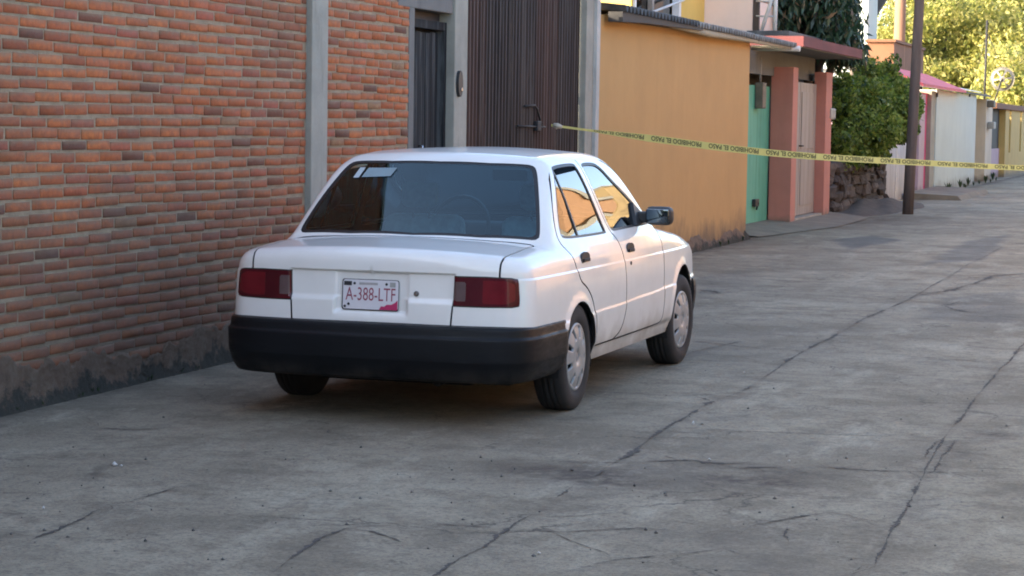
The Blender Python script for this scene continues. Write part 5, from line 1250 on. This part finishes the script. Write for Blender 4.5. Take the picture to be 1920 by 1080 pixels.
# weeds along the white wall and the foot of the brick wall
V = []; T = []; RN = []
def weed(c, h_, n_, seed):
    r = np.random.default_rng(seed)
    for i in range(n_):
        a = r.uniform(0, 2*math.pi); l_ = h_*r.uniform(.4, 1); sp = r.uniform(.1, .5)*l_; b = len(V)
        t = Vector((c[0]+math.cos(a)*sp, c[1]+math.sin(a)*sp, c[2]+l_)); s = Vector((-math.sin(a), math.cos(a), 0))*l_*.12; m_ = (Vector(c)+t)/2+Vector((0, 0, l_*.1))
        V.extend([tuple(c), tuple(m_+s), tuple(t), tuple(m_-s)]); T.append((b, b+1, b+2, b+3)); RN.extend([r.random()]*4)
for i, x_ in enumerate((1760, 1765, 1772, 1790, 1793, 1796, 1808, 1812, 1826, 1832, 1840, 1852, 1858)):
    q = px(x_, 350, X=-6.05); weed((-6.02+random.uniform(0, .25), q.y, 0), .14 if i % 3 else .26, 14, i)
for i in range(26):
    y_ = random.uniform(9.8, 13.6); weed((WX+.035, y_, 0), random.uniform(.02, .05), 8, 100+i)
for i in range(14):
    y_ = random.uniform(21.4, 28.6); weed((OX+.07, y_, 0), random.uniform(.05, .14), 12, 140+i)
me = fast_mesh('weeds', V, T); attr(me, 'rnd', RN); tag(link('weeds', me, M['weed']), 'small weeds growing along the foot of the walls', 'weeds', kind='stuff')

# ------------------------------------------------------------------ houses across the street (seen mirrored in the car windows)
def opp(y0, y1, h_, mat, label, x=3.4, win=2, door=None, roof='conc'):
    t = thing('street_house', (x+2, (y0+y1)/2, 0), label, 'house', 'houses across the street')
    box('wall', x, x+5, y0, y1, 0, h_, mat, t); box('parapet', x-.08, x+5, y0-.02, y1+.02, h_+.002, h_+.18, M[roof], t)
    for i in range(win):
        a = y0+(y1-y0)*(i+.6)/(win+.4); zz0 = h_*.55 if h_ > 4 else 1.2
        wn = box('window', x-.012, x-.004, a-.55, a+.55, zz0, zz0+1.1, M['hglass'], t); MB().box(x-.05, x-.014, a-.62, a+.62, zz0-.1, zz0-.002).build('sill', M['conc'], wn)
    if door: box('door', x-.03, x-.002, y0+.5, y0+2.9, .02, 2.2, door, t)
    return t
opp(-6, 7, 2.6, M['rust'], 'low brown house across the street from the brick wall', door=M['darkmetal'])
opp(7.3, 18, 3.0, M['peach'], 'low peach house across the street with a teal gate', door=M['teal'])
opp(18.3, 30, 4.5, M['peach'], 'plain peach house across the street where the tape is tied', door=M['gate'])
opp(30.3, 43, 5.3, M['peach'], 'two-storey peach house across the street opposite the stone wall', door=M['gate'])
opp(43.3, 60, 6.4, M['ochre'], 'two-storey ochre house across the street opposite the white house', door=M['teal'], win=3)
opp(60.3, 80, 3.6, M['rust'], 'long brown house across the far end of the street', door=M['darkmetal'], win=3)
tp = thing('tape_post', (2.55, 22.02, 0), 'thin steel post across the street holding the end of the tape', 'post')
MB().tube([(2.55, 22.03, 0), (2.55, 22.03, 1.8)], .03, 8).build('shaft', M['darkmetal'], tp); MB().tube([(2.55, 22.03, 1.8), (2.55, 22.03, 1.83)], [.045, .03], 8).build('cap', M['darkmetal'], tp)

# unseen house and trees added behind the camera to block the bright horizon
bk = thing('horizon_blocker', (-1, -16, 0), 'added grey house behind the viewer, blocking the bright horizon', 'house')
box('wall', -9, 6, -20, -15, 0, 2.9, M['conc_dark'], bk); box('parapet', -9.1, 6.1, -20, -14.9, 2.902, 3.05, M['conc_dark'], bk)  # wall and parapet of the added horizon blocker
box('window', -3, -1.6, -14.995, -14.98, 1.2, 2.5, M['hglass'], bk); box('door', 1, 2.1, -14.996, -14.97, .02, 2.2, M['gate'], bk)  # window and door of the added horizon blocker
for i, (x_, y_, h_) in enumerate(((-6, -22, 4.0), (1, -24, 4.6))):
    t = thing('blocker_tree', (x_, y_, 0), f"{('broad', 'tall')[i]} dark tree added behind the grey house that blocks the horizon", 'tree', 'trees added behind the horizon-blocking house')
    lm = lump_set(x_, y_, h_, 2.6, 2.0, 1.6, 16, 60+i, .4); leaves('crown', lm, 6000, .4, M['leaf_bush'], t, .2, .6, 70+i); limbs((x_, y_, 0), [w_[:3] for w_ in lm[:7]], .25, M['bark'], t, fork=.35)
